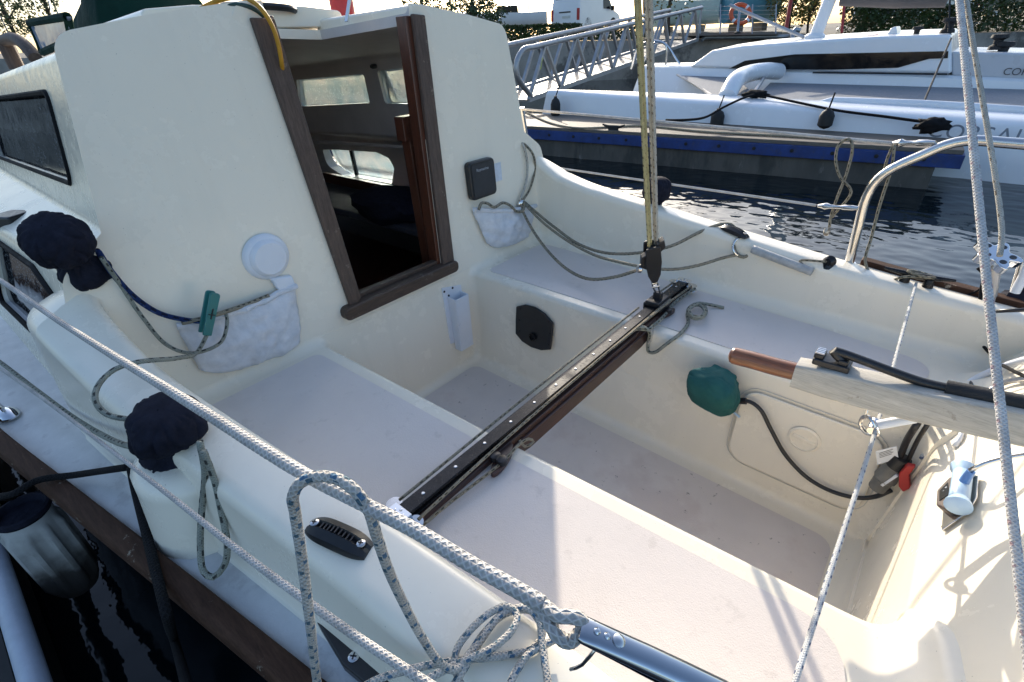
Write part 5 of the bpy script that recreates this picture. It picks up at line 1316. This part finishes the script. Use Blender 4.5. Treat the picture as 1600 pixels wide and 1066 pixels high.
def land(px, d):
    """ground point on the quay, d metres behind the wall along the sight line px"""
    py = None
    for (a, ya, da), (b, yb, db) in zip(wl, wl[1:]):
        if a <= px <= b: t = (px-a)/(b-a); py = ya+(yb-ya)*t; dd = da+(db-da)*t
    c0 = qt(px, py, dd); sd2 = V((ray(px, 0).x, ray(px, 0).y, 0)).normalized()
    return c0+sd2*d+V((0, 0, .30*min(1, d/8)+.25*max(0, min(1, (d-8)/52))))

# ledge rail along the quay
rail = MB(); rail.tube([Dp(1096, 64, 19.6), Dp(1099, 60, 19.6), Dp(1104, 58.5, 19.6), Dp(1235, 57, 19.6)], .07, 10); tag(rail.build('quay_pipe', M['galv'], None), 'grey pipe rail along the top of the quay wall', 'pipe')
pf = MB(); pf.prism([Dp(1092, 51, 19.3), Dp(1222, 49.5, 19.3), Dp(1222, 54, 19.3), Dp(1092, 56, 19.3)], V((_f.x, _f.y, 0))*3); tag(pf.build('landing_stage', M['plank'], None, smooth=False), 'timber landing stage at the head of the gangway', 'landing stage')

# --- gangway
g0, g1 = Dp(826, 156, 11), Dp(1090, 62, 18.2)
gd = (g1-g0); GL = gd.length; gd.normalize(); gs = V((-gd.y, gd.x, 0)).normalized()
if (gs.dot(_r)) > 0: gs = -gs
gw = thing('gangway', 'aluminium truss gangway sloping down to the pontoon', 'gangway', V((g0.x, g0.y, g0.z-.05)))
H = .98
MB().prism([g0, g0+gs*1.15, g1+gs*1.15, g1], V((0, 0, -.04))).build('walkway', pm('gangway_deck', (.20, .19, .175), .6, var=(5, .25)), gw, smooth=False)
for s_ in (0, 1):
    o_ = gs*(1.15*s_)
    MB().bar(g0+o_, g1+o_, .07, .10).build('bottom_chord', M['galv'], gw)
    MB().tube(cr([g0+o_+gd*.10+V((0, 0, .05)), g0+o_-gd*.42+V((0, 0, .55)), g0+o_-gd*.40+V((0, 0, .80)), g0+o_-gd*.18+V((0, 0, H-.01)), g0+o_+gd*.3+V((0, 0, H)), g0+o_+gd*(GL*.5)+V((0, 0, H)), g1+o_+V((0, 0, H))], .12), .058, 10).build('top_rail', M['galv'], gw)
    nb = 8
    for k in range(nb):
        a = g0+o_+gd*(GL*k/nb); b = g0+o_+gd*(GL*(k+.5)/nb)+V((0, 0, H)); c_ = g0+o_+gd*(GL*(k+1)/nb)
        MB().bar(a, b, .075, .06).build('diagonal', M['galv'], gw); MB().bar(b, c_, .075, .06).build('diagonal', M['galv'], gw)
MB().bar(g1, g1+V((0, 0, H+.05)), .06, .06, up=(1, 0, 0)).build('end_post', M['galv'], gw)
a = g0+gd*(GL*.2/8); b = g0+gd*(GL*.42/8)+V((0, 0, H*.84))
MB().bar(a*.38+b*.62-_f*.035, a*.12+b*.88-_f*.035, .05, .01).build('warning_sticker', pm('yellow_sticker', (.55, .60, .05), .5), gw)

# --- foliage
def leaves(mb, c, rad, n, size, nm, shape='ball', clump=7):
    cl = []
    for _ in range(max(3, n//clump)):
        while True:
            p = V((random.uniform(-1, 1), random.uniform(-1, 1), random.uniform(-1, 1)))
            if shape == 'box' or p.length < 1: break
        if shape == 'ball' and random.random() < .5: p = p.normalized()*random.uniform(.7, 1.05)
        cl.append((p, random.randrange(nm), random.uniform(.6, 1.3)))
    for p, m, s in cl:
        for _ in range(clump):
            q = p + V((random.gauss(0, .10), random.gauss(0, .10), random.gauss(0, .10)))
            w = V((q.x*rad[0], q.y*rad[1], q.z*rad[2]))+V(c)
            a = V((random.gauss(0, 1), random.gauss(0, 1), random.gauss(0, .7))).normalized(); b = a.cross(V((random.gauss(0, 1), random.gauss(0, 1), random.gauss(0, 1)))).normalized()
            l = size*s*random.uniform(.6, 1.3); wd = l*.55
            mb.add([w-a*l*.5, w+b*wd*.5, w+a*l*.5, w-b*wd*.5], [(0, 1, 2, 3)], mi=m if random.random() < .8 else random.randrange(nm))
    return mb
def tree(base, h, crown, n, size, mats, lab, trunk_r=.09, lean=(0, 0), cz=.65, group=None):
    t = thing('tree', lab, 'tree', base, group)
    top_ = base+V((lean[0], lean[1], h*.75))
    mb = MB(); mb.tube(cr([base-V((0, 0, .1)), base*.6+top_*.4+V((.08, .05, 0)), top_], .2), [trunk_r]+[trunk_r*.75]*0+[trunk_r*.8]*0 if False else trunk_r, 8)
    tr_ = mb.build('trunk', M['bark'], t)
    for k in range(5):
        a = base*(.55-.06*k)+top_*(.45+.06*k); an = k*2.3
        e_ = a+V((math.cos(an)*crown[0]*.7, math.sin(an)*crown[1]*.7, h*.22))
        MB().tube([a, a*.5+e_*.5+V((0, 0, .1)), e_], [trunk_r*.5, trunk_r*.35, trunk_r*.15], 6).build('limb', M['bark'], tr_)
    mb = MB(); leaves(mb, base+V((lean[0]*.8, lean[1]*.8, h*cz)), crown, n, size, len(mats)); mb.build('crown', [M[m] for m in mats], t, smooth=False, recalc=False)
    return t
def hedge(pa, pb, h, w, n, size, mats, lab, cat='hedge', z0=0):
    c = (pa+pb)/2; d_ = (pb-pa); L0 = d_.length/2; d_.normalize(); s_ = V((-d_.y, d_.x, 0)).normalized()
    mb = MB(); tmp = MB(); leaves(tmp, (0, 0, 0), (1, 1, 1), n, 1., len(mats), 'box', 6)
    # leaf quads are laid out in the hedge's own frame
    mb = MB()
    for _ in range(n):
        u, v, z = random.uniform(-1, 1), random.uniform(-1, 1), random.uniform(0, 1)
        bulge = .75+.25*noise.noise(V((u*L0*.7, z*2, 3)))+.22*noise.noise(V((u*L0*2.4, z*3, 8)))
        if random.random() < .6:
            if random.random() < .5: z = 1.
            else: v = -1.
        w_ = c+d_*(u*L0)+s_*(v*w/2*bulge)+V((0, 0, z*h*(.82+.3*bulge-.12)))
        a = V((random.gauss(0, 1), random.gauss(0, 1), random.gauss(0, .7))).normalized(); b = a.cross(V((random.gauss(0, 1), random.gauss(0, 1), random.gauss(0, 1)))).normalized()
        l = size*random.uniform(.4, 1.6); m = int(max(0, min(len(mats)-1, (noise.noise(V((u*L0*1.3, v, z*2)))*.9+.45+random.gauss(0, .2))*len(mats))))
        mb.add([w_-a*l*.5, w_+b*l*.3, w_+a*l*.5, w_-b*l*.3], [(0, 1, 2, 3)], mi=m)
    o = mb.build('hedge', [M[m] for m in mats], None, smooth=False, recalc=False); return tag(o, lab, cat)
hedge(land(786, .3), land(905, .9), .60, .9, 5200, .10, ['leaf1', 'leaf2', 'leaf2'], 'clipped green hedge on the quay below the white van')
hedge(land(905, .9), land(1010, .6), .45, .8, 2600, .10, ['leaf1', 'leaf2'], 'low dark hedge behind the gangway rail')
hedge(land(1318, 1.0), land(1478, 1.4), .95, 1.6, 7500, .12, ['leaf1', 'leaf1', 'leaf2'], 'dark hedge below the parked cars behind the trimaran mast')
hedge(land(1470, .8), land(1700, 1.0), 1.35, 1.8, 9000, .12, ['leaf1', 'leaf1', 'leaf1', 'leaf2'], 'tall dark hedge at the right edge beyond the thick rope')
tree(land(742, .8), 2.0, (1.3, 1.2, .8), 4200, .12, ['leaf1', 'leaf2'], 'dark round bush just right of the cabin roof', .05, cz=.45)
tree(land(668, 2.), 3.0, (1.0, 1.0, 1.1), 2600, .12, ['leaf2', 'leaf4', 'leaf1'], 'loose leafy tree behind the cabin roof edge', .06)
tree(land(1012, 2.), 4.2, (1.3, 1.2, 1.3), 260, .13, ['leaf4', 'leaf2'], 'leaning dark trunk with sparse leaves beside the mainsheet', .13, (.5, -.4), cz=.62)
tree(land(1045, 2.6), 3.4, (.95, .9, 1.2), 420, .13, ['leaf4', 'leaf2', 'leaf3'], 'thin two stemmed tree with sparse lime leaves above the gangway', .07, cz=.45)
tree(land(1232, 3.), 2.6, (1.1, 1.0, 1.1), 3200, .12, ['leaf4', 'leaf3', 'leaf2'], 'yellow green autumn tree left of the trimaran mast', .07, cz=.5)
tree(land(1262, 2.), 1.9, (.6, .55, .85), 1500, .11, ['leaf3', 'leaf4'], 'small yellow tree touching the trimaran mast', .05, cz=.6)
tree(land(1338, 1.4), 1.9, (.75, .6, .8), 1200, .11, ['leaf3', 'leaf4', 'leaf2'], 'low yellow sapling right of the trimaran mast', .04, cz=.5)
tree(land(30, 14), 4.2, (1.7, 1.6, 1.5), 2600, .16, ['leaf2', 'leaf4', 'leaf1'], 'feathery green tree beyond the wooden grab rail', .1, cz=.55)
tree(land(95, 16), 5.2, (1.0, 1.0, 1.6), 1400, .16, ['leaf2', 'leaf4'], 'slim green tree above the clear canvas window', .09, cz=.7)

# --- vehicles on the quay
def wheel(par, c, ax, r=.33, w=.22):
    wv = MB().lathe([(r*.55, -w/2), (r*.94, -w/2), (r, -w*.3), (r, w*.3), (r*.94, w/2), (r*.55, w/2)], c, ax, 24).build('wheel', M['tyre'], par)
    MB().lathe([(r*.58, -w*.52), (r*.50, -w*.40), (r*.15, -w*.46), (0, -w*.46)], c, ax, 16).build('rim', M['galv'], wv); MB().lathe([(r*.58, w*.52), (r*.50, w*.40), (r*.15, w*.46), (0, w*.46)], c, ax, 16).build('rim', M['galv'], wv)
def vehicle(name, base, fwd, L, Wd, H_, kind, mat, lab, cat):
    t = thing(name, lab, cat, base); f = V((fwd.x, fwd.y, 0)).normalized(); s = V((-f.y, f.x, 0)); u = V((0, 0, 1))
    def P(a, b, c): return base+f*a+s*b+u*c
    if kind == 'van':
        pr_ = [(0, .35), (0, .95), (.06, 1.55), (.14, H_-.06), (.30, H_), (L-1.75, H_), (L-1.55, H_-.05), (L-.95, 1.18), (L-.22, .95), (L-.02, .75), (L, .35)]
    else:
        pr_ = [(0, .30), (.02, .80), (.12, .95), (.75, 1.02), (1.15, H_-.05), (1.5, H_), (2.5, H_-.02), (3.2, .98), (L-.25, .82), (L-.02, .62), (L, .30)]
    rr = []
    for b in (-1, -.93, 0, .93, 1):
        k = .97 if abs(b) == 1 else 1.
        rr.append([P(L/2+(a-L/2)*(k if abs(b) == 1 else 1), b*Wd/2*(1-.10*max(0, (c-.95)/(H_-.95))), .30+(c-.30)*(k if c > .5 else 1)) for a, c in pr_])
    mb = MB(); mb.grid(rr); n = len(pr_); mb.f.append(list(range(n))); mb.f.append([4*n+k for k in range(n)])
    body = mb.build('body', mat, t, angle=35)
    def pane(q, nm='window', m=M['glassd']): return MB().add(q, [tuple(range(len(q)))]).build(nm, m, t, smooth=False)
    e = .012
    if kind == 'van':
        pane([P(.045-e, -.70, 1.18), P(.045-e, .70, 1.18), P(.10-e, .64, 1.72), P(.10-e, -.64, 1.72)])
        for b in (-1, 1):
            w0 = b*(Wd/2*(1-.10*.25)+e); w1 = b*(Wd/2*(1-.10*.82)+e)
            pane([P(L-2.2, w0, 1.20), P(L-1.15, w0, 1.16), P(L-1.6, w1, 1.78), P(L-2.2, w1, 1.80)])
            MB().box(P(.02, b*(Wd/2-.10), .92), (.06, .16, .55), Matrix((f, s, u)).transposed()).build('tail_light', M['red'], t, bevel=.01)
            MB().box(P(L-1.35, b*(Wd/2+.13), 1.22), (.10, .2, .24), Matrix((f, s, u)).transposed()).build('wing_mirror', M['blk'], t, bevel=.03)
            for a in (.95, L-.95): wheel(t, P(a, b*(Wd/2-.12), .33), s)
            for a in (.95, L-.95): MB().lathe([(.40, -.01), (.40, .004), (.0, .004)], P(a, b*(Wd/2-.004), .36), s*b, 20).build('wheel_arch', M['rubber'], t)
        MB().box(P(-.03, 0, .42), (.12, Wd*.98, .20), Matrix((f, s, u)).transposed()).build('bumper', pm('bumper_grey', (.30, .30, .31), .6), t, bevel=.03)
        MB().box(P(-.01, 0, 1.05), (.03, .75, .06), Matrix((f, s, u)).transposed()).build('door_handle', M['blk'], t, bevel=.01)
        MB().box(P(-.012, -.1, .82), (.02, .52, .12), Matrix((f, s, u)).transposed()).build('number_plate', pm('plate', (.55, .55, .5), .5), t, bevel=.004)
    else:
        for b in (-1, 1):
            w0 = b*(Wd/2*(1-.10*.15)+e); w1 = b*(Wd/2*(1-.10*.85)+e)
            pane([P(.85, w0, 1.03), P(3.0, w0, 1.0), P(2.45, w1, H_-.10), P(1.25, w1, H_-.10)])
            for a in (.75, L-.75): wheel(t, P(a, b*(Wd/2-.10), .31), s, .31, .2)
            MB().box(P(.02, b*(Wd/2-.2), .78), (.05, .3, .12), Matrix((f, s, u)).transposed()).build('tail_light', M['red'], t, bevel=.01)
            MB().box(P(L-.04, b*(Wd/2-.25), .66), (.08, .3, .12), Matrix((f, s, u)).transposed()).build('headlight', M['wplas'], t, bevel=.02)
        pane([P(.70, -.6, 1.03), P(.70, .6, 1.03), P(1.10, .52, H_-.10), P(1.10, -.52, H_-.10)]); pane([P(3.14, -.6, 1.01), P(3.14, .6, 1.01), P(2.56, .52, H_-.07), P(2.56, -.52, H_-.07)])
    return t
vb = land(905, 9.2); vh = V((ray(905, 40).x, ray(905, 40).y, 0)).normalized(); vr = V((vh.y, -vh.x, 0)); th = R(31)
vf = vh*math.cos(th)+vr*math.sin(th); vside = V((-vf.y, vf.x, 0))
vehicle('van', vb+vside*.95, vf, 4.9, 1.9, 1.97, 'van', M['vanw'], 'white panel van parked on the quay seen from behind', 'van')
vehicle('parked_car', land(1345, 12), vr*1+vh*.3, 4.2, 1.75, 1.48, 'car', M['vanw'], 'white car half hidden behind the yellow sapling', 'car')
vehicle('parked_car', land(1392, 11), vr*1+vh*.1, 4.4, 1.8, 1.62, 'car', pm('silver_paint', (.45, .46, .47), .25, metal=.4, coat=.4), 'pale car with dark windows parked above the hedge by the mast', 'car')
vehicle('parked_car', land(1505, 11), vr*1+vh*.1, 4.5, 1.8, 1.5, 'car', pm('dark_paint', (.012, .014, .018), .2, coat=.5), 'dark car at the top right above the tall hedge', 'car')

# --- boats laid up ashore
def small_boat(base, fwd, L, B, H_, mat, lab, cabin_mat=None, cab=(.35, .62)):
    t = thing('small_boat', lab, 'boat', base); f = V((fwd.x, fwd.y, 0)).normalized(); s = V((-f.y, f.x, 0)); rr = []
    for k in range(13):
        x = k/12; w = B/2*(1-max(0, (x-.45)/.55)**2.2)*(1 if x > .02 else .94); sh_ = H_*(1+.28*x*x)
        row = []
        for a, b in ((-1, 1), (-.92, .55), (-.55, .12), (0, 0), (.55, .12), (.92, .55), (1, 1)): row.append(base+f*(x*L+.10*L*x*b*x)+s*(w*a)+V((0, 0, .35+sh_*b*(1 if b else 1))))
        rr.append(row)
    mb = MB(); mb.grid(rr); mb.f.append(list(range(7))); mb.build('hull', mat, t, angle=50)
    mb = MB(); mb.grid([[r_[0]+V((0, 0, .004)), (r_[0]+r_[6])/2+V((0, 0, .06)), r_[6]+V((0, 0, .004))] for r_ in rr]); mb.build('deck', M['gelg'], t, angle=50)
    if cabin_mat:
        q = [(cab[0]*L, H_*1.02+.3), (cab[0]*L+.05, H_+.75), (cab[1]*L-.3, H_+.72), (cab[1]*L, H_*1.1+.35)]
        c_ = MB().prism([base+f*a-s*(B*.32)+V((0, 0, b)) for a, b in q], s*(B*.64)).build('cabin', cabin_mat, t, bevel=.05)
        for sg in (-1, 1):
            MB().prism([base+f*a+s*(sg*(B*.32+.004))+V((0, 0, b)) for a, b in ((q[0][0]+.12, q[0][1]+.14), (q[1][0]+.15, q[1][1]-.08), (q[2][0]-.05, q[2][1]-.08), (q[3][0]-.22, q[3][1]+.1))], s*(sg*.006)).build('window', M['glassd'], c_, smooth=False)
    for x in (.25, .7):
        MB().box(base+f*(L*x)+V((0, 0, .17)), (.25, B*.6, .34), Matrix((f, s, V((0, 0, 1)))).transposed()).build('keel_block', M['plank'], t)
    return t
small_boat(land(856, 10.5), -vr, 5.4, 1.9, .75, M['gelw'], 'small white motorboat ashore left of the van', M['glassd'], (.30, .55))
small_boat(land(1122, 5.0), -vr+vh*.4, 3.4, 1.5, .95, pm('green_white_hull', (.50, .62, .58), .4), 'pale green boat hull ashore above the gangway head', None)
small_boat(land(1128, 4.2), vr+vh*.25, 2.6, 1.5, 1.05, pm('teal_hull', (.10, .28, .36), .45, var=(3, .1)), 'teal blue boat hull ashore behind the orange lifebuoy', None)
# lifebuoy on its post
lb = thing('lifebuoy', 'orange lifebuoy hung on a grey post at the quay edge', 'lifebuoy', Dp(1156, 50, 18.9))
c = Dp(1157, 22, 18.9); n_ = -_f
x_ = _r; y_ = n_.cross(x_)
MB().tube([c+x_*(.36*math.cos(a))+y_*(.36*math.sin(a)) for a in [2*math.pi*k/32 for k in range(32)]], .075, 12, closed=True).build('ring', pm('orange_plastic', (.62, .10, .03), .5, var=(8, .1)), lb)
for k in range(4):
    a0 = R(45+90*k); MB().tube([c+x_*(.36*math.cos(a0+d_))+y_*(.36*math.sin(a0+d_)) for d_ in (-.12, 0, .12)], .079, 12).build('band', M['wplas'], lb)
MB().tube([Dp(1152, 52, 18.8), Dp(1156, 14, 18.8)], .045, 8).build('post', M['galv'], lb); MB().lathe([(.12, 0), (.12, .05), (.06, .08)], Dp(1152, 53, 18.8), (0, 0, 1), 12).build('post_foot', M['rubber'], lb)
fe = thing('wire_fence', 'wire mesh fence with steel posts on the landing stage', 'fence', Dp(1140, 52, 19.1))
for px in (1094, 1125, 1175, 1212): MB().tube([Dp(px, 53, 19.1), Dp(px+1, 7, 19.1)], .025, 6).build('post', M['galv'], fe)
for k in range(7): MB().tube([Dp(1094, 50-6.6*k, 19.1), Dp(1212, 49-6.6*k, 19.1)], .006, 4).build('wire', M['galv'], fe)
o = MB().tube([Dp(1228, 47, 19.6), Dp(1241, -30, 19.6)], .075, 10).build('red_post', pm('red_paint', (.30, .03, .02), .5, var=(5, .25)), None); tag(o, 'tall red post on the quay left of the trimaran mast', 'post')
o = MB().tube([Dp(1237, 66, 19.4), Dp(1239, 50, 19.4), Dp(1243, 46, 19.4), Dp(1250, 48, 19.4)], .085, 10).build('vent_pipe', M['galv'], None); tag(o, 'stubby grey pipe with bent top beside the red post', 'pipe')
o = MB().tube([Dp(1315, 52, 19.6), Dp(1322, -20, 19.6)], .05, 8).build('red_post', M['red'], None); tag(o, 'thin red post on the quay right of the trimaran mast', 'post')
for i, (px, d) in enumerate(((796, 60), (812, 70), (826, 55), (843, 75), (852, 50), (1105, 60), (1130, 70), (1180, 58), (6, 50), (98, 40))):
    b0_ = land(px, d); o = MB().tube([b0_-V((0, 0, .5)), b0_+V((0, 0, 11+i % 3))], [.09, .06], 6).build('distant_mast', M['galv'], None); tag(o, 'thin bare mast standing far off against the pale sky', 'mast', 'distant masts beyond the quay')
# stays of our own boat
for a, b in (((95, 80, 2.6), (72, -20, 3.4)), ((66, 62, 3.6), (49, -20, 4.2))): MB().tube([Dp(*a), Dp(*b)], .004 if a[0] == 95 else .003, 6).build('shroud', M['steel'], boat)

# --- the dock under the photographer and the fender between
dk = thing('dock', 'dark dock edge with a pale bumper tube alongside the yacht', 'dock', (0, 1.9, ZW))
MB().box((-.5, 2.0, -.50), (12, 1.29, .36)).build('dock_float', pm('dock_dark', (.02, .021, .022), .8, var=(3, .3)), dk)
MB().tube([V((-6, 1.322, -.305)), V((5, 1.322, -.305))], .026, 16).build('bumper_tube', pm('pale_bumper', (.42, .47, .54), .45, var=(30, .08), bump=(200, .2, .001), dirt=((.2, .2, .2), 40, .66, .5)), dk)
fd = thing('fender', 'grubby white ribbed fender between the hull and the dock', 'fender', (.05, 1.205, -.62))
fm = NT('dirty_white_fender'); co = fm.coord(); sp_ = fm.n('ShaderNodeSeparateXYZ'); fm.l(co, sp_.inputs[0])
gz = fm.math('ADD', sp_.outputs[2], fm.math('MULTIPLY', fm.noise(9, 5, .6, co), .30))
fm.l(fm.mix(fm.noise(30, 5, .7, co), fm.ramp(fm.math('MULTIPLY', gz, 1.6), [(.45, (.05, .045, .04)), (.85, (.55, .55, .53))]), (.50, .49, .46)) if False else fm.ramp(fm.math('MULTIPLY', gz, 1.6), [(.72, (.045, .04, .036)), (1.08, (.46, .46, .44))]), fm.p.inputs['Base Color']); fm.p.inputs['Roughness'].default_value = .5
rr = []
prof = [(0.02, -.40), (.042, -.40), (.051, -.38), (.055, -.34), (.055, -.22), (.055, -.155), (.055, -.135), (.055, -.120), (.054, -.112)]
for r_, z in prof:
    row = []
    for k in range(72):
        a = 2*math.pi*k/72
        m = .17*min(1, max(0, (math.cos(a*9)+.1)*2.2))*(1 if -.37 < z < -.15 else 0)
        row.append(V((.055+r_*(1+m)*math.cos(a), 1.205+r_*(1+m)*math.sin(a), z)))
    rr.append(row)
mb = MB(); mb.grid(rr, closed=True); mb.build('body', fm.m, fd, angle=50)
MB().lathe([(.057, -.108), (.061, -.102), (.059, -.092), (.052, -.090), (.046, -.105), (.032, -.135), (0, -.145)], (.055, 1.205, 0), (0, 0, 1), 36).build('end_cap', M['fabric'], fd)
# ------------------------------------------------------------------ light, sky, render settings
SUN_AZ, SUN_EL = R(-49), R(20)
sd = V((math.cos(SUN_EL)*math.cos(SUN_AZ), math.cos(SUN_EL)*math.sin(SUN_AZ), math.sin(SUN_EL)))
sun = bpy.data.lights.new('sun', 'SUN'); sun.energy = 3.0; sun.angle = R(.53); sun.color = (1, .90, .74)
so = bpy.data.objects.new('sun', sun); COL.objects.link(so)
so.rotation_euler = sd.to_track_quat('Z', 'Y').to_euler()
so.location = (3, -3, 6)
W = bpy.data.worlds.new("World"); S.world = W; W.use_nodes = True
nt = W.node_tree; bg = nt.nodes['Background']
sky = nt.nodes.new('ShaderNodeTexSky'); sky.sky_type = 'NISHITA'; sky.sun_disc = False
sky.sun_elevation = SUN_EL; sky.sun_rotation = math.atan2(sd.x, sd.y); sky.air_density = 1.0; sky.dust_density = 2.6; sky.ozone_density = 2.5
nt.links.new(sky.outputs[0], bg.inputs[0]); bg.inputs[1].default_value = .15
vs = S.view_settings; vs.view_transform = 'Standard'; vs.look = 'None'; vs.gamma = 1; vs.exposure = 1.02
S.cycles.max_bounces = 8; S.cycles.diffuse_bounces = 5; S.cycles.transparent_max_bounces = 12
S.cycles.use_denoising = True
S.render.film_transparent = False
